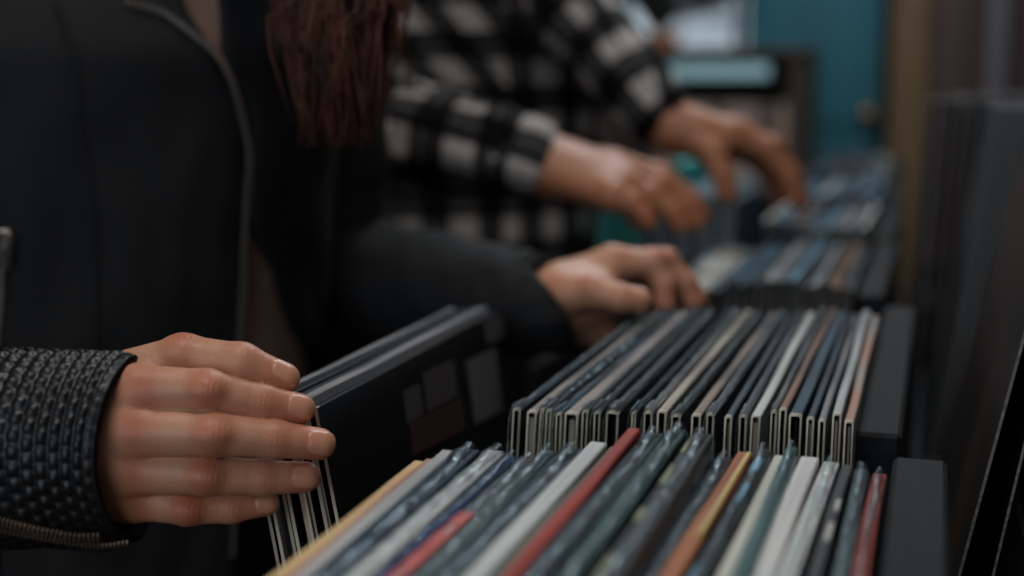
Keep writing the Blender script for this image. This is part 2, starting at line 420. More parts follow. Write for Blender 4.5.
def topmarks(lst, m):
    """small print or glint patches on the top fold: (y0,y1,x0,x1) in metres / fractions of width"""
    def go(e, w):
        for y0, y1, x0, x1 in lst: MB().box((w*x0, y0, S-.0006), (w*x1, y1, S+.0011), 0, .0004).build('fold_mark', m, e)
    return go
TM = top_mat
ORD = ['first', 'second', 'third', 'fourth', 'fifth', 'sixth', 'seventh', 'eighth', 'ninth', 'tenth', 'eleventh', 'twelfth', 'thirteenth', 'fourteenth', 'fifteenth', 'sixteenth', 'seventeenth', 'eighteenth', 'nineteenth', 'twentieth', 'twenty-first', 'twenty-second', 'twenty-third', 'twenty-fourth', 'twenty-fifth', 'twenty-sixth', 'twenty-seventh', 'twenty-eighth', 'twenty-ninth', 'thirtieth']

# ------------------------------------------------------------------ the shop shell
def box_struct(name, lo, hi, m):
    return struct(MB().box(lo, hi).build(name, m))
M_floor = mat('dark_plank_floor', '1b1613', .6, col2='261f1a', scale=(3, 12, 1))
M_wall = mat('brown_plaster_wall', '41342f', .9, col2='4a3c36', scale=(2, 2, 2))
M_ceil = mat('dark_ceiling', '3a3836', .9)
M_teal = mat('teal_door_paint', '0f5e6c', .55, col2='105561', scale=(6, 6, 1.5), bump=.1, bscale=60)
M_post = mat('ochre_wood_post', '6b5432', .7, col2='58462d', scale=(30, 30, 3))
M_dbrown = mat('dark_brown_panel', '2c1d18', .8, col2='35251f', scale=(10, 10, 2))
M_greypost = mat('grey_painted_trim', '55545a', .7)
box_struct('floor', (-2.6, -2.2, -.05), (1.9, 4.6, 0), M_floor)
box_struct('ceiling', (-2.6, -2.2, 2.9), (1.9, 4.6, 2.95), M_ceil)
box_struct('wall_left', (-2.65, -2.2, 0), (-2.6, 4.6, 2.9), M_wall)
box_struct('wall_right', (1.9, -2.2, 0), (1.95, 4.6, 2.9), M_wall)
YB = 4.35
# back wall with a bright glazed shop window left of the teal door
def bx(px, Y=YB): return PY(px, 100, Y)[0]
wx0, wx1 = bx(560), bx(742); dx0, dx1 = bx(745), bx(880)
wall = MB()
wall.box((-2.6, YB, 0), (wx0, YB+.06, 2.9)); wall.box((wx0, YB, 0), (wx1, YB+.06, 1.26)); wall.box((wx0, YB, 2.1), (dx1, YB+.06, 2.9))
wall.box((dx1, YB, 0), (1.9, YB+.06, 2.9))
struct(wall.build('wall_back', M_wall))
M_glass = mat('window_glass', 'ffffff', .05); M_glass.node_tree.nodes['Principled BSDF'].inputs['Transmission Weight'].default_value = 1
wf = MB()
for a in (wx0, wx1-.03): wf.box((a, YB-.02, 1.26), (a+.03, YB+.03, 2.1))
wf.box((wx0, YB-.02, 1.26), (wx1, YB+.03, 1.285)); wf.box((wx0, YB-.02, 2.07), (wx1, YB+.03, 2.1)); wf.box((wx0+.2, YB-.02, 1.26), (wx0+.22, YB+.03, 2.1))
wo = struct(wf.build('window_1', M_greypost)); MB().box((wx0+.03, YB, 1.285), (wx1-.03, YB+.006, 2.07)).build('glass_pane', M_glass, wo)
# daylit street facade beyond the glass
fac = mat('sunlit_street_wall', 'c9d3d8', .9, col2='7d868c', scale=(5, 5, 7))
box_struct('wall_street', (-3.6, YB+1.6, 0), (.6, YB+1.7, 3.2), fac)
area('street_daylight', (-1.1, YB+.8, 3.4), (-1.1, YB+1.6, 1.6), (2.4, .8), 130, (.9, .96, 1.0))
dr = MB().box((dx0, YB+.005, 0), (dx1, YB+.05, 2.1), 0, .004)
for z0, z1 in ((.15, .95), (1.08, 1.98)): dr.box((dx0+.07, YB-.004, z0), (dx1-.07, YB+.01, z1), 0, .003)
door = struct(dr.build('door_1', M_teal))
kn = P(879, 115, 4.25); b = MB(); b.tube([(kn[0]-.03, YB+.01, kn[2]), (kn[0]-.03, YB-.02, kn[2]), (kn[0]-.03, YB-.035, kn[2]), (kn[0]-.03, YB-.05, kn[2]), (kn[0]-.03, YB-.058, kn[2])], [.028, .012, .026, .026, .012], 18)
b.build('door_knob', mat('brass_knob', '8a6a3c', .4, metal=.9), door, True)
def trim(name, px0, px1, m, Y=YB, dep=.05):
    x0, x1 = bx(px0, Y), bx(px1, Y); box_struct(name, (x0, Y-dep, 0), (x1, Y-.001, 2.88), m)
trim('trim_1', 880, 890, M_dark, dep=.03)
trim('trim_2', 890, 926, M_post, dep=.10)
trim('trim_3', 926, 962, M_wall, dep=.02)
trim('trim_4', 962, 984, M_dbrown, dep=.06)
trim('trim_5', 984, 1002, M_greypost, dep=.08)
trim('trim_6', 1002, 1100, M_dbrown, dep=.04)

# potted plant on the sill side of the window, blurred
pt = P(652, 44, 4.12); e = empty('potted_plant', (pt[0], YB-.11, 1.262), 'dark leafy plant in a terracotta pot before the bright window', 'plant')
b = MB(); b.tube([(0, 0, 0), (0, 0, .004), (0, 0, .075), (0, 0, .078), (0, 0, .095), (0, 0, .096)], [.045, .048, .062, .07, .072, .06], 20); b.build('pot', mat('terracotta', 'b5714d', .8), e)
b = MB(); rl = random.Random(5)
for k in range(26):
    a = rl.uniform(0, 6.28); L_ = rl.uniform(.12, .26); q = [np.array((0, 0, .08)), np.array((math.cos(a)*L_*.3, math.sin(a)*L_*.12, .08+L_*.5)), np.array((math.cos(a)*L_*.8+.06, math.sin(a)*L_*.2, .08+L_*.75)), np.array((math.cos(a)*L_+.07, math.sin(a)*L_*.25, .08+L_*.55))]
    b.tube(smoothpath(q, 8), [.004, .010, .016, .020, .020, .015, .009, .002], 6)
b.build('foliage', mat('dark_leaf', '16201a', .6), e, True)
MB().box((wx0+.3, YB-.20, 1.235), (wx1+.002, YB-.001, 1.26), 0, .003).build('window_sill', M_greypost, wo)
# ------------------------------------------------------------------ record bins (rows going away from the camera)
bin_names = ['nearest', 'second', 'third', 'fourth', 'fifth', 'sixth', 'seventh']
ZB = .705
def crate(idx, xl, xr0, xr1, y0, ys, y1, ztop, zl):
    """xl left outer face, xr0..xr1 right wall, y0 front lip, ys..y1 side walls"""
    lab = 'black painted wooden record bin, %s from the camera in the long row' % ['nearest', 'second', 'third', 'fourth', 'fifth', 'sixth', 'seventh'][idx]
    if idx == 0: lab = 'black painted wooden record bin nearest the camera'
    e = empty('record_bin', ((xl+xr1)/2, y1-.0, ZB), lab, 'record bin', 'black wooden record bins in a row')
    ox, oy, oz = e.location
    def part(nm, lo, hi, bev=.002): return MB().box((lo[0]-ox, lo[1]-oy, lo[2]-oz), (hi[0]-ox, hi[1]-oy, hi[2]-oz), 0, bev).build(nm, M_black, e)
    part('side_wall', (xr0, ys, ZB), (xr1, y1, ztop))
    part('side_wall', (xl, ys, ZB), (xl+.012, y1, zl))
    part('bottom', (xl+.0125, y0+.0125, ZB), (xr0-.0005, y1-.0125, ZB+.008))
    part('back_wall', (xl+.0125, y1-.012, ZB), (xr0-.0005, y1, .86))
    part('front_wall', (xl+.0125, y0, ZB), (xr0-.0005, y0+.012, .80))
    return e
crate(0, -.375, -.0125, .0105, .17, .175, .612, 1.0355, .89)
crate(1, -.365, -.0335, -.0105, .6135, .680, 1.090, 1.028, .89)
crate(2, -.345, -.0590, -.0365, 1.092, 1.140, 1.545, 1.028, .95)
crate(3, -.345, -.066, -.044, 1.548, 1.60, 1.995, 1.026, .95)
crate(4, -.50, -.074, -.052, 1.998, 2.05, 2.445, 1.026, .95)
crate(5, -.38, -.084, -.062, 2.448, 2.50, 2.895, 1.026, .95)
crate(6, -.38, -.094, -.072, 2.898, 2.95, 3.345, 1.026, .95)
# long low table under the bins
for ty0, ty1, tx0, tx1, tl in ((-.9, 1.995, -.378, .62, 'long dark table under the nearest record bins'), (1.998, 3.40, -.52, .62, 'long dark table under the farthest record bins')):
    tb_ = empty('display_table', ((tx0+tx1)/2, (ty0+ty1)/2, 0), tl, 'table', 'dark tables under the record bins')
    hx, hy = (tx1-tx0)/2, (ty1-ty0)/2
    MB().box((-hx, -hy, .665), (hx, hy, .7045), 0, .003).build('table_top', M_dbrown, tb_)
    for sx in (-hx+.02, hx-.07):
        for sy in (-hy+.02, hy-.07): MB().box((sx, sy, 0), (sx+.05, sy+.05, .6645), 0, .003).build('leg', M_dbrown, tb_)

# ---- nearest row
r1 = [ # back end xL,xR,y ; xL,xR at the frame's bottom ; description ; inks ; film
 (414,425,461,266,287,'cream yellow',  'cfb27c','b8946a',0),
 (426,437,459,287,297,'salmon tan',    'b08a76','8c6b60',0),
 (441,454,450,297,311,'pale grey',     'a9a9a6','8d8f90',0),
 (457,480,449,313,341,'glossy navy blue','152f42','0c1c29',1),
 (487,505,450,344,366,'chalk white',   'c4c6c2','9da09e',1),
 (507,518,456,367,386,'royal blue',    '1f3f73','16294a',1),
 (520,537,459,388,410,'red and grey',  '5c6164','44484c',1),
 (541,556,450,411,434,'mottled grey green','5c6967','39464a',1),
 (561,584,448,436,456,'dark slate',    '243640','18242b',1),
 (589,607,442,458,491,'plain white',   'b9bdbc','a7abaa',0),
 (609,620,447,493,501,'olive grey',    '5f6b5c','474f48',0),
 (628,641,428,502,517,'brick red',     '9c3022','842719',0),
 (645,665,433,519,549,'smoky teal',    '27363e','172328',1),
 (669,688,430,551,583,'bottle green',  '35504c','1e3034',1),
 (692,714,434,586,632,'charcoal with yellow-green specks','33393a','26292b',1),
 (716,734,457,641,660,'dim graphite',  '24292e','181c20',1),
 (737,754,452,661,677,'orange and yellow','a06034','7b3f2c',0),
 (758,772,450,681,714,'black with silver glints','22292d','12171a',1),
 (775,784,456,716,731,'narrow off-white','bdbcb0','a6a69b',0),
 (786,798,447,733,746,'sea green',     '4b7471','345150',1),
 (800,820,457,748,773,'broad white',   'c3c3c0','b0b0ae',0),
 (823,840,462,775,798,'glittering white','c6c6c3','b4b5b3',1),
 (842,853,465,799,828,'dark grey with two white dots','292d30','1d2023',0),
 (855,869,469,830,848,'grey teal',     '4f5e62','364246',1),
 (872,887,474,850,869,'rust red',      '8f3a2e','6c2e27',1),
]
names = [r[5] for r in r1]
for i, (xl, xr, yb, fl, fr, nm, c1, c2, film) in enumerate(r1):
    xm = (xl+xr)/2; yref = 456+.022*(xm-430)
    Yb = PZ(xm, yref, 1.040)[1]
    A = PY(xl, yb, Yb); B = PY(xr, yb, Yb); T = (A+B)/2; w = max(.0045, (B[0]-A[0])*.93)
    Fm = PZ((fl+fr)/2, 576, T[2]); yaw = math.atan2(-(T[0]-Fm[0]), T[1]-Fm[1])
    wf_ = (PZ(fr, 576, T[2])[0]-PZ(fl, 576, T[2])[0])
    dirv = np.array([-math.sin(yaw), math.cos(yaw), 0]); near = T-dirv*S
    lean = R(2.5)*(1-i/24)
    nb = ('between the %s and %s ones' % (names[i-1], names[i+1])) if 0 < i < len(r1)-1 else ('at its left end' if i == 0 else 'at its right end')
    lab = '%s record sleeve in nearest bin, %s' % (nm, nb)
    if len(lab.split()) > 16: lab = '%s record sleeve in nearest bin' % nm
    mk = None
    if 'dots' in nm: mk = topmarks([(.248, .262, .0, .42), (.212, .232, -.05, .42)], M_white)
    if 'red and grey' in nm: mk = topmarks([(.0, .235, -.42, .42)], mat('red_print', 'b3453c', .5))
    if 'yellow-green' in nm: mk = topmarks([(.28, .305, -.45, -.2), (.235, .262, -.45, -.15), (.19, .205, -.45, -.1), (.13, .155, -.45, -.1), (.06, .115, -.45, -.2)], mat('yellow_green_print', '62683f', .5))
    if 'orange and yellow' in nm: mk = topmarks([(.20, .312, .12, .44)], mat('yellow_print', 'b59a4c', .5))
    if 'silver glints' in nm: mk = topmarks([(.235, .26, -.1, .3), (.28, .30, -.3, .3), (.15, .165, -.4, -.05)], mat('pale_blue_glint', '4f7f99', .5))  # silver glints painted on as pale blue patches
    record(near, w, lean, yaw, lab, TM(c1, c2), mat('face_'+c2, c2, .5), film, hollow=False, group='record sleeves in the nearest bin', marks=mk, seed=i*1.3+.5)

# ---- second row (in focus)
r2 = [ # near end xL,xR,y ; desc ; inks ; film ; lean deg
 (512,520.5,409,'film-wrapped petrol blue','2c3c45','17232b',1,3.0),
 (527,537,411,'thick cream-ended brown','857a72','55524f',0,2.8),
 (540,544.5,409,'thin dark slate','232d35','151b20',1,4.0),
 (546,552,410,'black with pale letters','10151a','0b0e12',1,3.2),
 (555.5,562,413.5,'creased steel blue','47586a','262f37',1,2.0),
 (565,579,413,'broad pinkish grey','8a807b','6d6561',0,2.6),
 (581.5,588,411,'charcoal brown','3b3735','262425',1,2.2),
 (593,600,411.5,'soot black','26292b','191b1d',1,1.6),
 (606,619,412,'wide crumpled film-wrapped black','14191d','0b0e11',1,2.2),
 (631,636,412,'slim blue-black','1c2730','0f161c',1,1.4),
 (643.5,653,412,'wrinkled ash grey','75726e','4a4949',1,1.6),
 (657,667,411,'ivory','a39d8f','767069',0,2.0),
 (671,681,415.5,'dark brown and slate','2a2f34','332824',1,1.6),
 (691,701,415,'tan and grey striped','857769','3f4244',0,1.6),
 (706,714.5,414,'pewter grey','6a6e72','3e4347',1,1.4),
 (724,732,416.5,'deep teal blue','1f3542','15242e',0,1.4),
 (738.5,747,415.6,'smoke grey','5c6063','33373b',1,1.0),
 (751,761,415.5,'bright white','b5b8b4','a2a5a2',0,1.8),
 (770.5,777.5,411.5,'silver grey','6f6f70','484a4c',1,1.0),
 (779,787,409,'copper brown','7d5d4c','574842',0,1.0),
 (788.5,802,415,'wide ocean blue','173a4b','102938',0,.6),
 (806,814,418,'night blue','1b323f','12222c',0,.8),
 (818,825.5,420,'stone grey','75777a','4c4f52',0,.5),
 (832,841.5,414,'milky white','a3a6a6','8b8e8f',0,.8),
 (844,854,421.5,'peach and white','9c7560','8a8785',0,.5),
]
names = [r[3] for r in r2]
M_letters = mat('pale_blue_letters', '9fc4d6', .4)
for i, (xl, xr, yt, nm, c1, c2, film, lean) in enumerate(r2):
    xm = (xl+xr)/2; Y = PZ(xm, 409+.036*(xm-511), 1.040)[1]
    A = PY(xl, yt, Y); B = PY(xr, yt, Y); T = (A+B)/2; w = B[0]-A[0]
    nb = ('between the %s and %s ones' % (names[i-1], names[i+1])) if 0 < i < len(r2)-1 else ('leftmost of the upright ones' if i == 0 else 'against its right wall')
    lab = '%s record sleeve in second bin, %s' % (nm, nb)
    if len(lab.split()) > 16: lab = '%s record sleeve in second bin' % nm
    mk = None
    if 'letters' in nm:
        lst = []; y = .045
        rr = random.Random(3)
        while y < .20:
            lst.append((y, y+.0035, -.35, -.35+rr.uniform(.3, .75))); y += rr.choice((.006, .007, .016))
        mk = topmarks(lst, M_letters)
    record(T, w*.96, R(lean), R(random.uniform(-.35, .35)), lab, TM(c1, c2), mat('face_dark_'+c2, c2, .5), film, group='record sleeves in the second bin', marks=mk, seed=i*2.3+.2, tb=.0009, inner='white' if i % 3 == 0 else 'black', kb=[.75, 1.0, .45, .9, .35, .8, .6][i % 7], fill={1: .6, 5: .5, 12: .5, 17: .55, 23: .6}.get(i, 0))

# ---- sleeves being held, leaning left out of the second bin
held = [(250,404,.0048,'pale grey','8a8a8c','6f7174',10.6,-2.9), (268,404,.004,'thin black','23282c','15181b',10.7,-2.9), (284,402,.0034,'blue-black','1a222a','11161b',10.8,-2.9),
        (296,402,.0075,'silver-edged','8f8f91','6c6d70',10.9,-2.9), (311,408,.0062,'black picture','101114','0c0d0f',11.0,-2.95)]
hp = ['leftmost of the five tilted by the gripping hand', 'second of the five tilted by the gripping hand', 'middle of the five tilted by the gripping hand', 'fourth of the five tilted by the gripping hand', 'rightmost of the five tilted by the gripping hand']
for i, (px, py, w, nm, c1, c2, lean, yaw) in enumerate(held):
    T = P(px, py, .626+.001*i)
    def mk(e, w):
        rot = e.rotation_euler.to_matrix(); loc = e.location
        n = rot @ Vector((1, 0, 0)); p0 = loc+rot @ Vector((w/2+.0007, 0, 0))
        def loc_of(x, y):
            r = Vector(P(x, y, 1))-Vector(_O); t = (p0-Vector(_O)).dot(n)/r.dot(n); return rot.transposed() @ (Vector(_O)+r*t-loc)
        for quad, col in ((((467,362),(496,348),(503,410),(476,424)), '565355'), (((424,374),(454,360),(458,396),(428,412)), '3c3736'), (((404,392),(420,384),(424,414),(408,424)), '3d3836'),
                          (((410,424),(462,398),(466,428),(414,456)), '351a12'), (((484,322),(503,313),(506,336),(488,345)), '45464a')):
            q = [loc_of(*c) for c in quad]; b = MB(); t = Vector((.0003, 0, 0))
            b.add([v for v in q]+[v-t for v in q], [(3,2,1,0),(4,5,6,7),(0,1,5,4),(1,2,6,5),(2,3,7,6),(3,0,4,7)]); b.build('printed_picture', mat('print_'+col, col, .5), e)
    record(T, w, -R(lean), -R(yaw)+R(0), '%s record sleeve, %s' % (nm, hp[i]), TM(c1, c2), mat('face_held_'+c2, c2, .35), False, group='record sleeves tilted by the gripping hand', seed=i*3.3+9, tb=.0017, edge=M_card, inner='white' if i != 1 else 'black', marks=mk if i == 4 else None, pitch=-R(1.0))

# ---- third row and beyond
PAL = [('blue-grey', '47637a', '2d4456'), ('slate blue', '2a5167', '1c3849'), ('dark', '15181b', '0e1012'), ('silvery', '9aa2a9', '6c7277'), ('pale', 'c5bfb6', '9c9792'), ('tan', '8b6b55', '5f4c40'), ('black', '0f1113', '0b0c0e'), ('sky blue', '6790a8', '436378'), ('grey', '4b4f54', '2f3236'), ('brown', '4d3b33', '33282300'[:6])]
PD = {n: (a, b) for n, a, b in PAL}; PD['white'] = ('e6e1d9', 'bab4ac')
M_blu = mat('pale_blue_card', 'a9b8c4', .7, col2='6a7884', scale=(300, 300, 8))
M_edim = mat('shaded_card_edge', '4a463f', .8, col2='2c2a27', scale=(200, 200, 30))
def far_row(idx, Y, items, zj=.004, lean=2.0, film=True, simple=False):
    rr = random.Random(idx*7+1)
    for i, (xl, xr, nm, *yy) in enumerate(items):
        xm = (xl+xr)/2; T0 = PZ(xm, 85+(160*F)/(1000*Y)*1.0, 1.04)
        A = PY(xl, 200, Y); B = PY(xr, 200, Y); z = 1.04+rr.uniform(-zj, zj)
        if yy: z = PY(xm, yy[0], Y)[2]
        c1, c2 = PD[nm]
        lab = '%s record sleeve, %s from the left in %s bin from camera' % (nm, ORD[i], bin_names[idx])
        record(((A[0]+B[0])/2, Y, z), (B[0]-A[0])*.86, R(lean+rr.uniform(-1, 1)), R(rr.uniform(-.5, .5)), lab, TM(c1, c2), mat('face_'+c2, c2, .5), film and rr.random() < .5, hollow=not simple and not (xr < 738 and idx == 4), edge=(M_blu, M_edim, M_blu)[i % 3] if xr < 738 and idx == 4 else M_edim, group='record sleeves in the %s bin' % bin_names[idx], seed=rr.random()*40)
row3 = [(667,673,'white',288),(675,681,'white',289),(683,689,'white',290),(691,697,'white',291),(699,705,'white',292),(708,713,'dark',291),(715,720,'blue-grey',290),(722,728,'black',288),
        (730,737,'blue-grey'),(739,747,'slate blue'),(749,755,'slate blue'),(757,763,'dark'),(766,772,'pale'),(773,778,'silvery'),(779,784,'tan'),(786,791,'sky blue'),(792,798,'sky blue'),(800,806,'dark'),(808,813,'grey'),(815,820,'silvery'),(822,828,'black'),(830,835,'tan'),(836,841,'tan'),(843,849,'dark'),(850,856,'grey')]
far_row(2, 1.105, row3, .003)
def auto_items(x0, x1, n, pal, seed):
    rr = random.Random(seed); st = (x1-x0)/n
    return [(x0+k*st+.4, x0+(k+1)*st-.6, rr.choice(pal)) for k in range(n)]
cool = ['blue-grey', 'slate blue', 'silvery', 'grey', 'dark', 'sky blue', 'silvery', 'tan', 'grey', 'pale']
far_row(3, 1.562, auto_items(762, 868, 17, cool, 5), .006)
far_row(4, 2.012, auto_items(642, 736, 13, ['silvery', 'sky blue', 'silvery', 'pale', 'grey'], 9)+auto_items(786, 874, 14, ['silvery', 'blue-grey', 'grey', 'sky blue', 'silvery', 'pale', 'grey'], 8), .008)
far_row(5, 2.462, auto_items(800, 882, 15, ['silvery', 'grey', 'pale', 'blue-grey', 'grey'], 11), .01, simple=True)
far_row(6, 2.912, auto_items(812, 886, 14, ['silvery', 'grey', 'grey', 'pale', 'dark'], 13), .01, simple=True)
# teal-green sleeve pulled up behind the hands
M_tg = mat('teal_green_print', '1c9c96', .5)
record(P(606, 203, 1.62), .012, R(4), R(4), 'bright teal-green record sleeve standing behind the nearer reaching hand', M_tg, None, False, hollow=False, edge=M_tg, group='teal-green sleeves')
record(P(678, 163, 2.10), .020, R(4), -R(1), 'bright teal-green record sleeve seen between the two reaching hands', M_tg, None, False, hollow=False, edge=M_tg, group='teal-green sleeves')

# ------------------------------------------------------------------ right-hand rack of leaning sleeves
def rack(idx, y0, y1, x0, x1, zb, items, lab):
    e = empty('record_rack', ((x0+x1)/2, (y0+y1)/2, .705), lab, 'rack', 'black racks along the right side')
    ox, oy, oz = e.location
    def part(nm, lo, hi): MB().box((lo[0]-ox, lo[1]-oy, lo[2]-oz), (hi[0]-ox, hi[1]-oy, hi[2]-oz), 0, .0015).build(nm, M_black, e)
    part('side_wall', (x0-.007, y0, oz), (x0, y1, zb+.03)); part('side_wall', (x1, y0, oz), (x1+.012, y1, zb+.05))
    part('bottom', (x0+.0005, y0, zb-.012), (x1-.0005, y1, zb-.001))
    part('back_wall', (x0+.0005, y1+.0005, oz), (x1-.0005, y1+.0085, zb+.03))
RL = ['nearest', 'middle', 'farther', 'farthest']
rack(0, .622, 1.05, -.002, .20, .886, None, 'black record rack at the right, nearest the camera')
rack(1, 1.062, 1.49, -.002, .24, .866, None, 'black record rack at the right, middle one')
rack(2, 1.502, 1.93, -.012, .26, .866, None, 'black record rack at the right, third from the camera')
rack(3, 1.96, 2.40, -.02, .30, .866, None, 'black record rack at the right, farthest from the camera')
def leaning(px0, py0, px1, py1, d, w, lab, c1, c2, zb, edge=None, face=None, marks=None, film=False, yaw=0, shift=0, grp='leaning record sleeves in the right racks'):
    a = P(px0, py0, d); b = P(px1, py1, d); th = math.atan2(a[0]-b[0], a[2]-b[2])
    k = (zb-b[2])/(a[2]-b[2]); base = b+(a-b)*k
    T = Vector((base[0]+shift+w/2, b[1], zb+.001+abs(math.sin(th))*w))+Vector((math.sin(th), 0, math.cos(th)))*S
    return record(T, w, th, R(yaw), lab, TM(c1, c2), face or mat('face_'+c2, c2, .4), film, edge=edge, hollow=False, group=grp, marks=marks, tb=.001)
M_edge_thin = mat('worn_black_edge', '4a4948', .6, col2='74726f', scale=(20, 20, 300))
M_smear = mat('dark_face_with_brown_print', '131313', .4, col2='2c2119', scale=(1, 16, 6), detail=3)
def white_art(e, w):
    b = MB(); b.box((-w/2-.0004, .001, .004), (-w/2, .262, .080)); b.build('printed_picture', mat('pale_sketch_print', '6f6d6b', .5), e)
    k = MB(); rr = random.Random(2)
    for s in range(7):
        p = [np.array((-w/2-.0006,   .16+rr.random()*.06, .03+rr.random()*.035))]
        for j in range(5): p.append(p[-1]+np.array((0, rr.uniform(-.006, .008), rr.uniform(-.012, .012))))
        k.tube(p, .0016, 5)
    k.build('ink_drawing', mat('ink_black', '0a0a0a', .5), e)
    r_ = MB(); r_.tube([(-w/2-.0007, .19, .035), (-w/2-.0007, .20, .046), (-w/2-.0007, .215, .050)], .002, 5); r_.build('red_stroke', mat('ink_red', '9c2a1c', .5), e)
leaning(1024, 310, 958, 576, .622, .0014, 'dark record sleeve with brown smears, leftmost leaning in the nearest right rack', '141516', '1c1b1b', .887, M_edge_thin, M_smear)
leaning(1024, 396, 985, 576, .622, .0012, 'black record sleeve with a thin grey edge, second leaning in nearest right rack', '0c0d0e', '111213', .887, M_edge_thin, shift=.003)
leaning(1064, 440, 1032, 576, .622, .004, 'record sleeve with pale sketched picture, third leaning in nearest right rack', '141516', '0e0f10', .887, M_edge_thin, marks=white_art, shift=.004)
Rr = random.Random(6)
for i in range(9):
    px = 993+i*9.5; k = ORD[i]
    leaning(px, 130+i*.8, px-37+i*1.5, 330, 1.075, .0065, '%s record sleeve, %s from the left in the middle right rack' % (['charcoal', 'black', 'slate blue', 'brown-grey'][i % 4], k), ['3a3d40', '0e0f11', '223243', '3a322e'][i % 4], ['2a2c2e', '131415', '17222e', '2a2522'][i % 4], .867, mat('dull_edge', '3a3a3b', .6), face=mat('rack_face_%d' % (i % 4), ['2b2d30', '0d0e10', '1d2836', '2c2724'][i % 4], .45, col2='151619', scale=(1, 10, 5)))
for i in range(12):
    px = 914+i*11
    leaning(px+12, 98, px-2, 250, 1.52, .0065, '%s record sleeve, %s from the left in the third right rack' % (['brown', 'grey', 'dark'][i % 3], ORD[i]), ['463a33', '4a4a4c', '1e1c1c'][i % 3], ['2b2421', '303032', '181616'][i % 3], .867, mat('brown_edge_%d' % (i % 3), ['3d332e', '3a3a3c', '1e1c1c'][i % 3], .7))
for i in range(14):
    px = 948+i*10
    leaning(px+4, 96, px-2, 200, 1.98, .009, '%s record sleeve, %s from the left in the farthest right rack' % (['grey', 'silvery', 'dark'][i % 3], ORD[i]), ['55565a', '77787a', '2a2a2c'][i % 3], ['3a3b3e', '4c4d50', '202022'][i % 3], .867, mat('grey_edge_%d' % (i % 3), ['4c4d50', '66676a', '242426'][i % 3], .7))

# ------------------------------------------------------------------ cube shelf with a pale header in the background
D = 3.75
sx0, sx1 = PY(650, 150, 3.62)[0], PY(804, 150, 3.62)[0]; zt = PY(730, 47, 3.62)[2]
sh = empty('cube_shelf', ((sx0+sx1)/2, 3.8, 0), 'dark wooden cube shelf with a pale glass header in the background', 'shelf')
ox, oy, oz = sh.location
M_shelf = mat('dark_shelf_wood', '3b302a', .7)
def sp(nm, lo, hi, m=M_shelf, bev=.003): return MB().box((lo[0]-ox, lo[1]-oy, lo[2]), (hi[0]-ox, hi[1]-oy, hi[2]), 0, bev).build(nm, m, sh)
sp('side_panel', (sx0, 3.62, 0), (sx0+.02, 3.98, zt-.0255)); sp('side_panel', (sx1-.045, 3.62, 0), (sx1, 3.98, zt-.0255)); sp('top_panel', (sx0-.005, 3.61, zt-.025), (sx1+.003, 3.985, zt))
sp('back_panel', (sx0+.0205, 3.965, 0), (sx1-.0455, 3.98, zt-.0255)); sp('shelf_board', (sx0+.0205, 3.625, .815), (sx1-.0455, 3.96, .835)); sp('shelf_board', (sx0+.0205, 3.625, .475), (sx1-.0455, 3.96, .495))
zg1 = PY(720, 64, 3.61)[2]; zg0 = PY(720, 78, 3.61)[2]
sp('glass_header', (sx0+.021, 3.612, zg0), (sx1-.095, 3.619, zg1), mat('pale_emissive_glass', '8fb4b8', .25, emit=.30))  # pale header strip with a weak emission of its own
n = 14; gx = (sx1-.047-sx0-.022)/n
for lv, zl_ in (('upper', .8355), ('lower', .4955)):
  for i in range(n):
    c = [('brown', 'a2877a'), ('grey', '9a9492'), ('dusky', 'b39583'), ('dark', '5e5049')][(i*3+i//4+(lv == 'lower')) % 4]
    x = sx0+.022+gx*(i+.5)
    e = empty('record_sleeve', (x, 3.632, zl_), '%s record spine, %s from the left on %s level of the background shelf' % (c[0], ORD[i], lv), 'record', 'record spines in the cube shelf')
    V, Fc, Mi = cover_geo(gx*.9, hollow=False, seed=i); mesh_obj('cover', V, Fc, [mat('spine_'+c[0], c[1], .7)], e)

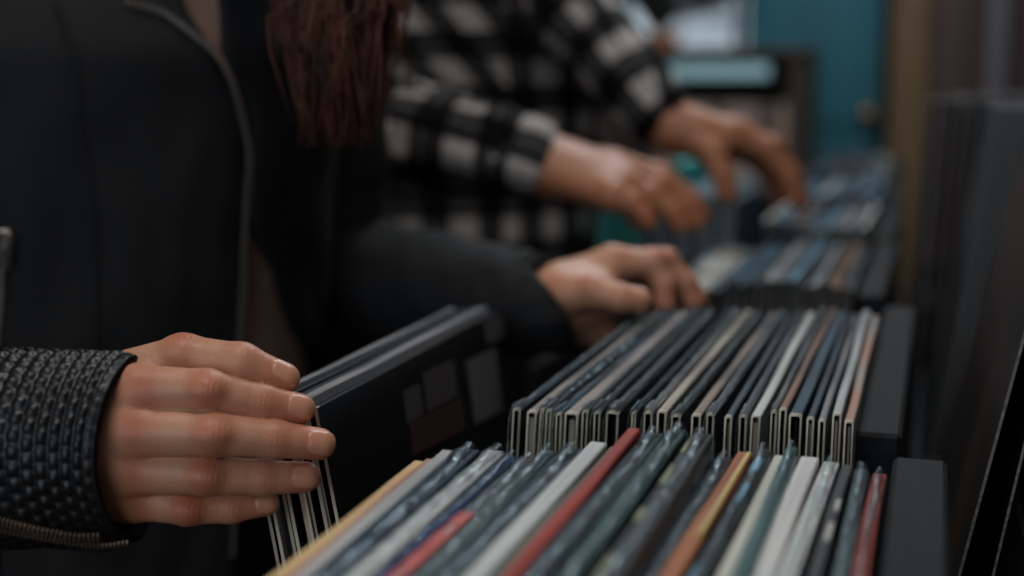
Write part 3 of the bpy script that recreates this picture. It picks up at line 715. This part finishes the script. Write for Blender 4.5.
# ------------------------------------------------------------------ lofted clothing
def loft(rings, n, closed=True, thick=0):
    """rings: list of (center, u, v, [(radius factor fn)]) already as arrays of points; returns V,F,UV"""
def sleeve_tube(path, radii, ratio, n, m, disp=None, udir=None, uvo=(0, 0), endcap=False, inner=.003):
    """tube along smooth path; ratio: flattening of second axis"""
    pts = smoothpath(path, m); rad = [float(x) for x in np.interp(np.linspace(0, 1, m), np.linspace(0, 1, len(radii)), radii)]
    rat = [float(x) for x in np.interp(np.linspace(0, 1, m), np.linspace(0, 1, len(ratio)), ratio)] if hasattr(ratio, '__len__') else [ratio]*m
    u = np.array(udir if udir is not None else (0, 0, 1.0)); V = []; UV = []; s = 0; frames = []
    for i, p in enumerate(pts):
        t = unit(pts[min(i+1, m-1)]-pts[max(i-1, 0)]); u = unit(u-t*(u @ t)); v = np.cross(t, u); frames.append((t, u, v))
        if i: s += np.linalg.norm(p-pts[i-1])
        for k in range(n+1):
            a = 2*math.pi*k/n; r = rad[i]; da = disp(s, a, i/(m-1)) if disp else (0, 0)
            V.append(p+u*math.cos(a)*(r+da[0])+v*math.sin(a)*(r*rat[i]+da[0])+t*da[1]); UV.append((s+uvo[0], a*r*(1+rat[i])/2+uvo[1]))
    Fc = []
    for i in range(m-1):
        for k in range(n): a = i*(n+1)+k; Fc.append([a, a+1, a+n+2, a+n+1])
    # turned-in end of the cuff
    i = m-1; o = len(V); base = (m-1)*(n+1)
    t = frames[-1][0]
    for depth, sc in ((.001, .965), (-.02, .95), (-.05, .93)):
        for k in range(n+1):
            q = V[base+k]; V.append(pts[-1]+(q-pts[-1])*sc+t*(depth if depth > 0 else depth)); UV.append(UV[base+k])
    for j, (b0, b1) in enumerate(((base, o), (o, o+n+1), (o+n+1, o+2*(n+1)))):
        for k in range(n): Fc.append([b0+k, b0+k+1, b1+k+1, b1+k])
    return V, Fc, UV, s
def torso_pts(C, fdir, zs, rx, ry, a0, a1, n, disp=None):
    """rows of points round a torso; angle 90deg = front"""
    f = unit((fdir[0], fdir[1], 0)); r = np.array((f[1], -f[0], 0)); V = []; UV = []
    for i, z in enumerate(zs):
        A0, A1 = a0(z), a1(z)
        for k in range(n+1):
            a = A0+(A1-A0)*k/n; d = disp(z, a) if disp else 0
            V.append(np.array((C[0], C[1], 0))+r*math.cos(a)*(rx(z)+d)+f*math.sin(a)*(ry(z)+d)+np.array((0, 0, z))); UV.append((a*(rx(z)+ry(z))/2, z))
    Fc = [[i*(n+1)+k, i*(n+1)+k+1, (i+1)*(n+1)+k+1, (i+1)*(n+1)+k] for i in range(len(zs)-1) for k in range(n)]
    return V, Fc, UV
def interp(tab):
    xs = [t[0] for t in tab]; ys = [t[1] for t in tab]; return lambda z: float(np.interp(z, xs, ys))
def solid(o, t):
    m = o.modifiers.new('cloth_thickness', 'SOLIDIFY'); m.thickness = t; m.offset = -1; return o
def merge(parts):
    V = []; Fc = []; UV = []
    for v, f, uv in parts:
        n = len(V); V += list(v); Fc += [[i+n for i in q] for q in f]; UV += list(uv)
    return V, Fc, UV
def zipper(name, pts, m, parent, pitch=.0021, wid=.0034, hgt=.0016, side=None, pull=None):
    pts = smoothpath(pts, 200); L = [0]
    for i in range(1, len(pts)): L.append(L[-1]+np.linalg.norm(pts[i]-pts[i-1]))
    b = MB(); s = 0; L = np.array(L); A = np.array(pts); view = unit(_O-A.mean(0)) if side is None else unit(side)
    while s < L[-1]:
        p = np.array([np.interp(s, L, A[:, k]) for k in range(3)]); q = np.array([np.interp(min(s+.001, L[-1]), L, A[:, k]) for k in range(3)])
        t = unit(q-p) if np.linalg.norm(q-p) > 1e-9 else t
        x = unit(np.cross(t, view)); nn = np.cross(x, t)
        V = [p+t*a*pitch*.3+x*c*wid*.5+nn*d*hgt for a in (-1, 1) for c in (-1, 1) for d in (-1, 1)]
        b.add(V, [(0,1,3,2),(4,6,7,5),(0,4,5,1),(2,3,7,6),(0,2,6,4),(1,5,7,3)]); s += pitch
    if pull is not None: pull(b)
    return b.build(name, m, parent)

# ------------------------------------------------------------------ people
def local(V, loc): return [np.asarray(v)-np.array(loc) for v in V]
def build_body(name, label, foot, J, scale, hands, armr, mats, h=.007):
    """J: joints; body grown as one signed-distance surface, hands at fine resolution, all one mesh"""
    e = empty('person', foot, label, 'person')
    def f(X):
        t = cone(X, J['pelvis'], J['waist'], .115*scale, .095*scale)
        t = smin(t, cone(X, J['waist'], J['chest'], .098*scale, .115*scale), .05)
        t = smin(t, cone(X, J['shoulder_r'], J['shoulder_l'], .050*scale, .050*scale), .06)
        t = smin(t, cone(X, J['chest'], J['neck'], .06*scale, .050*scale), .05)
        hd = np.array(J['head']); fd = unit(J['face'])
        up_ = np.array((0, 0, 1.)); up_ = unit(up_-fd*(up_ @ fd)); sd = np.cross(up_, fd); A = (sd, fd, up_)
        t = smin(t, cone(X, J['neck'], hd-up_*.05, .047*scale, .047*scale), .02)
        hh = ell(X, hd+up_*.03, (.073, .092, .085), A)
        hh = smin(hh, ell(X, hd-up_*.055+fd*.03, (.052, .055, .055), A), .03)
        hh = smin(hh, ell(X, hd+fd*.098-up_*.012, (.012, .018, .026), A), .012)
        hh = smin(hh, ell(X, hd+fd*.083-up_*.052, (.024, .010, .010), A), .008)
        for s in (-1, 1):
            hh = smin(hh, ell(X, hd+sd*s*.074-up_*.005, (.009, .018, .030), A), .008)
            hh = -smin(-hh, ell(X, hd+sd*s*.031+fd*.093+up_*.012, (.017, .012, .012), A), .008)
            hh = np.minimum(hh, ell(X, hd+sd*s*.031+fd*.074+up_*.012, (.0125, .0125, .0125), A))
        t = smin(t, hh, .015)
        for s in ('r', 'l'):
            t = smin(t, cone(X, J['shoulder_'+s], J['elbow_'+s], armr[0], armr[1]), .02)
            t = smin(t, cone(X, J['elbow_'+s], J['wrist_'+s], armr[1], armr[2]), .01)
            t = smin(t, cone(X, J['hip_'+s], J['knee_'+s], .085*scale, .055*scale), .03)
            t = smin(t, cone(X, J['knee_'+s], J['ankle_'+s], .052*scale, .036*scale), .02)
            t = smin(t, cone(X, J['ankle_'+s]-np.array((0, 0, .03)), J['toe_'+s], .035, .028), .02)
        return t
    pts = np.array([v for k, v in J.items() if k != 'face']); lo = pts.min(0)-.16; hi = pts.max(0)+.16
    V, Q = surfnet(f, lo, hi, h); fm = np.zeros(len(Q), int); bl = np.zeros(len(V))
    hd = np.array(J['head']); fd = unit(J['face']); up_ = np.array((0, 0, 1.)); up_ = unit(up_-fd*(up_ @ fd)); sd = np.cross(up_, fd); cen = V[Q].mean(1)
    for s in (-1, 1): fm[np.linalg.norm(cen-(hd+sd*s*.031+fd*.078+up_*.012), axis=1) < .011] = 2
    fm[np.linalg.norm((cen-(hd+fd*.086-up_*.052))*np.array((1, 1, 1.6)), axis=1) < .018] = 3
    VV = [V]; QQ = [Q]; MM = [fm]; BB = [bl]; n = len(V)
    for sp_, hh in hands:
        v, q, m_, b_ = hand_mesh(sp_, hh); VV.append(v); QQ.append(q+n); MM.append(m_); BB.append(b_); n += len(v)
    V = np.concatenate(VV)-np.array(foot); o = mesh_obj('body', V, np.concatenate(QQ), mats, e, np.concatenate(MM), True)
    a = o.data.attributes.new('blush', 'FLOAT', 'POINT'); a.data.foreach_set('value', np.clip(np.concatenate(BB), 0, 1).astype(np.float32))
    return e
def cs(x, d, z):           # camera-aligned ground position: x sideways, d forward
    f = np.array([-math.sin(YA), math.cos(YA), 0]); return f*d+_rt*x+np.array((0, 0, z))

# ---- near hand of the woman (right hand gripping the sleeves)
def H(*a): return [P(*q) for q in a]
tocam = unit(_O-P(200, 430, .6))
upc = np.array((0, 0, 1.))
near_hand = dict(
 palm=[(P(-10,412,.622), P(138,391,.5960), .0150, .0118), (P(-12,430,.618), P(131,432,.5925), .0155, .0120), (P(-12,450,.620), P(126,469,.5965), .0150, .0112), (P(-10,465,.626), P(135,500,.6050), .0140, .0098),
       (P(20,415,.632), P(120,402,.614), .0180, .0135), (P(10,462,.640), P(116,488,.618), .0180, .0130), (P(60,440,.618), P(118,440,.606), .018, .016)],
 fingers=dict(
  index=(H((142,390,.5925),(206,391,.5900),(262,403,.5975),(299,409,.6030)), [.0112,.0094,.0080,.0070], tocam+upc*.25),
  middle=(H((136,432,.5890),(212,434,.5850),(274,439,.5930),(319,444,.6000)), [.0114,.0096,.0082,.0072], tocam+upc*.1),
  ring=(H((133,470,.5930),(206,475,.5905),(262,478,.5970),(305,477,.6025)), [.0108,.0088,.0078,.0069], tocam+upc*.05),
  pinky=(H((141,499,.6015),(188,508,.5985),(231,508,.6030),(266,503,.6080)), [.0096,.0076,.0066,.0059], tocam-upc*.05),
  thumb=(H((70,398,.618),(183,357,.6110),(241,364,.6050),(283,379,.6090)), [.0150,.0100,.0094,.0074], tocam*.8+upc*.9)),
 pk=.015, fk=.0045)
far_hand = dict(
 palm=[(P(520,300,.985), P(612,262,.985), .016, .012), (P(520,304,.99), P(616,266,1.005), .016, .012), (P(520,308,.995), P(616,275,1.022), .015, .011), (P(520,312,.99), P(606,284,1.035), .014, .010),
       (P(545,312,.975), P(598,300,.985), .020, .018), (P(540,322,.985), P(600,328,1.0), .016, .014), (P(560,290,.975), P(600,290,.965), .018,.014)],
 fingers=dict(
  index=(H((612,263,.985),(652,262,.985),(664,284,.985),(664,304,.984)), [.0120,.0098,.0086,.0075], upc+_rt*.5),
  middle=(H((616,264,1.005),(664,262,1.010),(684,282,1.010),(692,302,1.010)), [.012,.0098,.0086,.0075], upc+_rt*.5),
  ring=(H((616,272,1.022),(664,268,1.032),(688,284,1.035),(698,300,1.035)), [.011,.0092,.008,.007], upc+_rt*.5),
  pinky=(H((606,284,1.035),(650,280,1.05),(670,292,1.055),(680,304,1.055)), [.010,.008,.007,.006], upc+_rt*.5),
  thumb=(H((556,296,.965),(592,292,.945),(620,298,.935),(640,300,.935)), [.0155,.0112,.0100,.0082], tocam*.7+upc)),
 pk=.012, fk=.007)
wf0 = cs(-.294, 1.0, 0); wf0[2] = 0
fdir = unit(cs(.62, -.78, 0)); rdir = np.array((-fdir[1], fdir[0], 0))*-1   # her own right-hand side
if (rdir @ _rt) > 0: rdir = -rdir
def W(r, f, z): return wf0+rdir*r+fdir*f+np.array((0, 0, z))
JW = dict(pelvis=W(0, 0, .90), waist=W(0, 0, 1.04), chest=W(0, .0, 1.24), neck=W(0, .0, 1.40), head=W(0, .03, 1.52), face=fdir*.8+_rt*.5-upc*.45,
 shoulder_r=W(.155, -.01, 1.33), shoulder_l=W(-.150, .0, 1.33), elbow_r=P(-330, 455, .735), elbow_l=P(345, 262, 1.14), wrist_r=P(-12, 438, .622), wrist_l=P(520, 305, .985),
 hip_r=W(.09, 0, .86), hip_l=W(-.09, 0, .86), knee_r=W(.10, .03, .47), knee_l=W(-.10, .03, .47), ankle_r=W(.10, 0, .09), ankle_l=W(-.10, 0, .09), toe_r=W(.11, .14, .035), toe_l=W(-.11, .14, .035))
woman = build_body('person', 'person in black leather jacket with long auburn hair, gripping tilted record sleeves', wf0, JW, .93, [(near_hand, .00085), (far_hand, .0014)], (.040, .034, .024), [M_skin, M_nail, M_eye, M_lip])

# jacket torso
rxw = interp([(.80, .170), (.95, .165), (1.05, .160), (1.25, .185), (1.34, .170), (1.40, .09)]); ryw = interp([(.80, .125), (1.0, .118), (1.22, .142), (1.34, .105), (1.40, .08)])
def on_front(px, py, grow=0.0):
    best = None
    for z in np.linspace(.72, 1.40, 120):
        for a in np.linspace(R(-10), R(190), 120):
            p = wf0+(-rdir)*math.cos(a)*(rxw(z)+grow)+fdir*math.sin(a)*(ryw(z)+grow); p[2] = z
            q = prj(p); e_ = (q[0]-px)**2+(q[1]-py)**2
            if (best is None or e_ < best[0]) and (p-_O) @ (fdir) < 0.45: best = (e_, z, a, p)
    return best
def front_tab(lst):
    t = sorted((on_front(*q)[1], on_front(*q)[2]) for q in lst); return t
tab_r = front_tab([(185,2),(215,55),(248,110),(250,225),(242,300),(236,400),(234,560)])
tab_l = front_tab([(217,2),(219,50),(250,112),(252,223),(273,273),(291,338),(306,373),(322,450),(330,560)])
er, el = interp(tab_r), interp(tab_l)
fold = lambda z, a: .004*nz(a*3, z*9, 1)+.003*nz(a*8, z*20, 4)
zs = list(np.linspace(.82, 1.385, 60))
fv = (fdir[0], fdir[1])
# angle convention of torso_pts: r = (f1,-f0) must equal her left side
sgn = 1 if (np.array((fdir[1], -fdir[0], 0)) @ (-rdir)) > 0 else -1
def A_(a): return a if sgn == 1 else math.pi-a
jp = []
a0 = (lambda z: A_(er(z))); a1 = (lambda z: A_(el(z))+(2*math.pi if sgn == 1 else -2*math.pi))
v, f_, uv = torso_pts(wf0, fv, zs, rxw, ryw, a0, a1, 150, fold); jp.append((v, f_, uv))
def leather_fold(s, a, t): return (.0035*nz(s*22, a*1.2, 2)+.0018*nz(s*60, a*2.5, 7), 0)
v, f_, uv, _ = sleeve_tube([JW['shoulder_l']+(0, 0, .01), (JW['shoulder_l']+JW['elbow_l'])/2, JW['elbow_l'], P(440,290,1.06), P(530,304,.985), P(547,304,.975)], [.062, .055, .052, .047, .040, .036], .95, 48, 120, leather_fold); jp.append((v, f_, uv))
up_l = v
v, f_, uv, _ = sleeve_tube([JW['shoulder_r']+(0, 0, .01), (JW['shoulder_r']+JW['elbow_r'])/2, JW['elbow_r'], P(-190,452,.68), P(-90,448,.635)], [.062, .055, .054, .048, .0425], .95, 48, 100, leather_fold); jp.append((v, f_, uv))
V, Fc, UV = merge(jp)
jk = mesh_obj('jacket', local(V, wf0), Fc, M_jacket, woman, smooth=True, uv=UV); solid(jk, .0025)
# collar
cb = MB(); ring = []
for k in range(41):
    a = R(100)+R(340)*k/40; ring.append((a,))
cv = []; cf = []
for j, (rr_, z) in enumerate(((.088, 1.37), (.078, 1.40), (.075, 1.43), (.088, 1.415), (.102, 1.375))):
    for k in range(41):
        a = R(110)+R(320)*k/40; cv.append(wf0+(-rdir)*math.cos(a)*rr_*1.1+fdir*math.sin(a)*rr_+np.array((0, 0, z)))
for j in range(4):
    for k in range(40): q = j*41+k; cf.append([q, q+1, q+42, q+41])
solid(mesh_obj('collar', local(cv, wf0), cf, M_jacket, jk, smooth=True), .003)
# quilted cuff of the near sleeve
def quilt(s, a, t):
    row = int(s/.0052); arc = a*.038/.0064+(.5 if row % 2 else 0)+.25*nz(row*1.3, 0, 0)
    p_ = abs(math.sin(math.pi*s/.0052))**.7*(.25+.75*abs(math.sin(math.pi*arc))**.7)
    amp = .0022*(1+.5*nz(s*50, a*3, 0))
    end = min(1, (1-t)/.04); top = 1.0
    return (amp*p_*end+.0012*nz(s*18, a*1.5, 3), -.001+.006*max(0, t-.5)*2*abs(math.cos(a))**2.0)
cuffp = [P(-150,452,.655), P(-60,450,.622), P(20,448,.606), P(125,448,.602)]
v, f_, uv, _ = sleeve_tube(cuffp, [.0430, .0435, .0430, .0418], [.92, .90, .86, .80], 300, 230, quilt)
cuff = mesh_obj('quilted_cuff', local(v, wf0), f_, [M_leather, M_dark], jk, [0]*(len(f_)-900)+[1]*900, smooth=True)
# zips
def surf_pts(lst, grow): return [on_front(x, y, grow)[3]-wf0 for x, y in lst]
zipper('front_zip', surf_pts([(130,0),(165,15),(198,38),(222,68),(238,105),(246,150),(249,200),(247,250),(241,310),(236,400),(234,560)], .006), M_zipdark, jk, pitch=.0034, wid=.0034, hgt=.0009)
zipper('cuff_zip', [P(-60,503,.574)-wf0, P(0,521,.573)-wf0, P(40,531,.573)-wf0, P(75,537,.575)-wf0, P(99,537,.577)-wf0], M_zip, jk, pitch=.0019, wid=.0030, hgt=.0012)
zipper('cuff_zip', [P(-60,518,.576)-wf0, P(10,532,.576)-wf0, P(60,541,.577)-wf0, P(100,546,.579)-wf0, P(127,543,.581)-wf0], M_zip, jk, pitch=.0017, wid=.0016, hgt=.0010)
fl = MB(); q = [P(-60,500,.590), P(0,518,.588), P(50,528,.587), P(96,535,.590), P(110,538,.596)]; q2 = [P(-60,524,.60), P(0,536,.60), P(50,545,.60), P(96,549,.60), P(112,548,.602)]
fl.add([a-wf0 for a in q]+[a-wf0 for a in q2], [[i, i+1, i+6, i+5] for i in range(4)]); solid(fl.build('cuff_flap', M_jacket, jk), .002)
q = [P(-60,470,.584), P(0,490,.581), P(50,500,.582), P(100,500,.586), P(126,520,.592)]; fl = MB(); q2 = [P(-60,505,.587), P(0,522,.585), P(50,531,.584), P(100,537,.585), P(130,542,.592)]
# pocket zip with its pull at the left edge
b = on_front(1, 300, .004)[3]-wf0
zipper('pocket_zip', surf_pts([(4,228),(2,262),(0,300),(-3,345)], .005), M_zipdark, jk, pitch=.003, wid=.004)
pl = MB(); c0 = on_front(3, 228, .009)[3]-wf0; c1 = on_front(2, 268, .009)[3]-wf0; t = unit(c1-c0); x = unit(np.cross(t, _O-wf0)); 
pl.tube([c0+x*.003, c0+t*.004+x*.0045, c1+x*.004, c1-x*.004, c0+t*.004-x*.0045, c0-x*.003, c0+x*.003], .0012, 6); pl.tube([c0+t*.010, c1-t*.004], .0028, 6); pl.build('zip_pull', mat('nickel_pull', '8f8a84', .35, metal=.8), jk)
# faint seam down the panel
zipper('seam_stitching', surf_pts([(58,0),(72,60),(78,120),(88,200),(94,290),(96,380)], .005), M_jacket, jk, pitch=.004, wid=.0012, hgt=.001)
# knit top, trousers, boots, hair
zs2 = list(np.linspace(.80, 1.36, 40))
v, f_, uv = torso_pts(wf0, fv, zs2, lambda z: rxw(z)-.014, lambda z: ryw(z)-.014, lambda z: 0, lambda z: 2*math.pi, 70, lambda z, a: .002*nz(a*4, z*14, 8))
mesh_obj('knit_top', local(v, wf0), f_, M_shirt, woman, smooth=True)
def trousers(e, J, foot, m, sc):
    parts = []
    for s in ('r', 'l'):
        v, f_, uv, _ = sleeve_tube([J['hip_'+s]+np.array((0, 0, .05)), J['knee_'+s], J['ankle_'+s]+np.array((0, 0, .02))], [.100*sc, .070*sc, .052*sc], 1, 28, 40, leather_fold); parts.append((v, f_, uv))
    c = (J['hip_r']+J['hip_l'])/2; ax = unit(J['hip_r']-J['hip_l']); fr = np.array((-ax[1], ax[0], 0)); V = []; zz = [.80, .84, .88, .94, 1.0]; rr = [.17, .178, .175, .155, .145]
    V = [np.array((c[0], c[1], z))+ax*math.cos(2*math.pi*k/40)*r*sc+fr*math.sin(2*math.pi*k/40)*r*.72*sc for z, r in zip(zz, rr) for k in range(40)]
    Fc = [[i*40+k, i*40+(k+1) % 40, (i+1)*40+(k+1) % 40, (i+1)*40+k] for i in range(4) for k in range(40)]; parts.append((V, Fc, [(0, 0)]*len(V)))
    V, Fc, UV = merge(parts); mesh_obj('trousers', local(V, foot), Fc, m, e, smooth=True)
    for s in ('r', 'l'):
        a, t = J['ankle_'+s], J['toe_'+s]
        V, Q = surfnet(lambda X: np.maximum(smin(smin(cone(X, a+np.array((0, 0, .03)), a-np.array((0, 0, .045)), .046, .046), cone(X, a-np.array((0, 0, .045)), t, .044, .037), .02), cone(X, a-unit(t-a)*.02-np.array((0, 0, .05)), t, .04, .03), .02), .002-X[2]+0*X[0]), np.minimum(a, t)-.09, np.maximum(a, t)+.09, .006)
        mesh_obj('shoe', V-np.array(foot), Q, M_shoe, e, smooth=True)
trousers(woman, JW, wf0, M_trouser, .93)
hb = MB(); rr = random.Random(12); hd = JW['head']
for s in range(1700):
    a = rr.uniform(0, 2*math.pi); front = rr.random() < .62
    dv = unit((math.cos(a), math.sin(a), rr.uniform(.15, 1.0))); fdot = dv @ unit(JW['face'])
    if fdot > .45 and dv[2] < .75: continue
    p0 = hd+np.array((0, 0, .03))+dv*np.array((.080, .092, .088))
    if front:   # falls over the left shoulder
        tx = rr.gauss(338, 20); td = rr.uniform(.78, .86); end = P(tx, rr.uniform(55, 150), td); mid = P(tx-8+rr.gauss(0, 8), -60, td+.03)
    else:
        end = W(rr.uniform(-.13, .13), -.14, rr.uniform(1.15, 1.25)); mid = W(rr.uniform(-.11, .11), -.125, 1.38)
    out = p0+unit(p0-hd)*.02+np.array((0, 0, -.05))
    path = smoothpath([p0-unit(p0-hd)*.01, out, mid, (mid+end)/2+np.array([rr.gauss(0, .006) for _ in range(3)]), end], 12)
    hb.tube(path, list(np.linspace(.0015, .0004, 12)), 3)
hb.V = local(hb.V, wf0)
hb.build('hair', M_hair, woman, True)
cap_v, cap_q = surfnet(lambda X: np.maximum(ell(X, hd+np.array((0, 0, .035)), (.086, .098, .092)), (X[0]-hd[0])*unit(JW['face'])[0]+(X[1]-hd[1])*unit(JW['face'])[1]-(X[2]-hd[2])*.6-.03), hd-.12, hd+.14, .005)
mesh_obj('hair_crown', cap_v-wf0, cap_q, M_hair, woman, smooth=True)

# ---- man in plaid
mf0 = cs(-.07, 1.68, 0); mf0[2] = 0
mf = unit(cs(.45, -.9, 0)); mr = np.array((-mf[1], mf[0], 0)); 
if (mr @ _rt) > 0: mr = -mr
def Mn(r, f, z): return mf0+mr*r+mf*f+np.array((0, 0, z))
hand_a = dict(
 palm=[(P(530,152,1.26), P(612,168,1.262), .020, .0150), (P(530,158,1.25), P(620,176,1.235), .021, .0155), (P(530,164,1.245), P(622,186,1.215), .020, .0145), (P(530,168,1.245), P(612,196,1.200), .018, .0130), (P(540,165,1.26), P(590,176,1.24), .026, .020)],
 fingers=dict(
  index=(H((612,166,1.262),(660,176,1.270),(688,198,1.275),(700,216,1.275)), [.0145,.0115,.010,.0088], upc),
  middle=(H((620,176,1.235),(662,186,1.238),(686,206,1.240),(694,222,1.240)), [.0145,.0115,.010,.0088], upc),
  ring=(H((622,186,1.215),(650,196,1.212),(672,212,1.212),(680,224,1.212)), [.014,.011,.0095,.0085], upc),
  pinky=(H((612,196,1.200),(632,204,1.195),(644,214,1.193),(648,222,1.192)), [.012,.0095,.0085,.0075], upc),
  thumb=(H((570,168,1.29),(604,182,1.30),(628,204,1.30),(638,220,1.30)), [.018,.013,.011,.0095], _rt)),
 pk=.014, fk=.010, nails=True, margin=.035)
hand_b = dict(
 palm=[(P(668,122,1.42), P(732,134,1.41), .021, .0155), (P(668,122,1.43), P(738,134,1.44), .021, .0155), (P(668,124,1.44), P(738,140,1.47), .020, .0145), (P(668,128,1.44), P(730,148,1.49), .018, .013), (P(675,130,1.42), P(712,145,1.43), .026, .020)],
 fingers=dict(
  index=(H((732,134,1.41),(766,148,1.41),(788,176,1.415),(797,200,1.42)), [.0150,.0120,.0105,.0092], upc+_rt),
  middle=(H((738,134,1.44),(772,148,1.45),(792,174,1.46),(801,200,1.465)), [.0150,.0118,.0105,.0092], upc+_rt),
  ring=(H((738,140,1.47),(768,152,1.49),(788,176,1.50),(796,200,1.50)), [.014,.011,.0098,.0085], upc+_rt),
  pinky=(H((730,148,1.49),(756,160,1.51),(772,180,1.52),(778,198,1.52)), [.012,.0098,.0085,.0075], upc+_rt),
  thumb=(H((692,134,1.41),(712,152,1.395),(722,174,1.39),(728,194,1.39)), [.019,.014,.012,.010], _rt)),
 pk=.014, fk=.010, nails=True, margin=.035)
JM = dict(pelvis=Mn(0, 0, .98), waist=Mn(0, 0, 1.12), chest=Mn(0, .02, 1.36), neck=Mn(0, .04, 1.54), head=Mn(0, .09, 1.67), face=mf*.8+_rt*.4-upc*.5,
 shoulder_r=Mn(.19, .02, 1.46), shoulder_l=Mn(-.19, .02, 1.46), elbow_r=P(330, 112, 1.36), elbow_l=P(545, -30, 1.52), wrist_r=P(530, 158, 1.255), wrist_l=P(668, 124, 1.43),
 hip_r=Mn(.1, 0, .94), hip_l=Mn(-.1, 0, .94), knee_r=Mn(.11, .03, .52), knee_l=Mn(-.11, .03, .52), ankle_r=Mn(.11, 0, .09), ankle_l=Mn(-.11, 0, .09), toe_r=Mn(.12, .15, .035), toe_l=Mn(-.12, .15, .035))
man = build_body('person', 'person in black and white plaid shirt flipping through records with both hands', mf0, JM, 1.05, [(hand_a, .002), (hand_b, .002)], (.048, .042, .030), [M_skin_tan, M_skin_tan, M_eye, M_lip], .009)
rxm = interp([(.95, .185), (1.1, .185), (1.35, .215), (1.46, .20), (1.53, .10)]); rym = interp([(.95, .135), (1.15, .135), (1.35, .15), (1.46, .125), (1.53, .09)])
zs3 = list(np.linspace(.93, 1.53, 60)); mpz = []
v, f_, uv = torso_pts(mf0, (mf[0], mf[1]), zs3, rxm, rym, lambda z: R(90), lambda z: R(450), 120, lambda z, a: .007*nz(math.cos(a)*3, math.sin(a)*3, z*7)+.004*nz(math.cos(a)*9, math.sin(a)*9, z*16)); mpz.append((v, f_, uv))
flf = lambda s, a, t: (.007*nz(s*20, a*1.0, 2)+.004*nz(s*45, math.cos(a)*2, 7), 0)
v, f_, uv, _ = sleeve_tube([JM['shoulder_r']+(0, 0, .01), (JM['shoulder_r']+JM['elbow_r'])/2, JM['elbow_r'], P(430,140,1.29), P(520,155,1.255), P(541,161,1.252)], [.078, .070, .064, .052, .040, .036], .95, 48, 110, flf, uvo=(.0, .0)); Ls = _; uv = [(a_-Ls+.018+.6, b_+.018) for a_, b_ in uv]; mpz.append((v, f_, uv))
v, f_, uv, _ = sleeve_tube([JM['shoulder_l']+(0, 0, .01), (JM['shoulder_l']+JM['elbow_l'])/2, JM['elbow_l'], P(608,52,1.47), P(656,108,1.435), P(669,121,1.43)], [.078, .062, .052, .044, .038, .036], .95, 48, 110, flf, uvo=(.03, .01)); mpz.append((v, f_, uv))
V, Fc, UV = merge(mpz); sh_ = mesh_obj('plaid_shirt', local(V, mf0), Fc, M_plaid, man, smooth=True, uv=UV)
trousers(man, JM, mf0, M_trouser, 1.08)
for z in (1.0, 1.09, 1.18, 1.27, 1.36, 1.44):
    bt = MB(); p = mf0+mf*(rym(z)+.004); p[2] = z; bt.tube([p-mf*.004-mf0, p+mf*.002-mf0], .0055, 12); bt.build('button', M_dark, sh_)
hd = JM['head']
cap_v, cap_q = surfnet(lambda X: np.maximum(ell(X, hd+np.array((0, 0, .035)), (.084, .098, .094)), (X[0]-hd[0])*mf[0]+(X[1]-hd[1])*mf[1]-(X[2]-hd[2])*.7-.02), hd-.12, hd+.14, .006)
mesh_obj('hair', cap_v-mf0, cap_q, mat('dark_brown_hair', '1c120d', .6), man, smooth=True)

dup = {k: v for k, v in USED.items() if v > 1}
print('duplicate labels', dup)
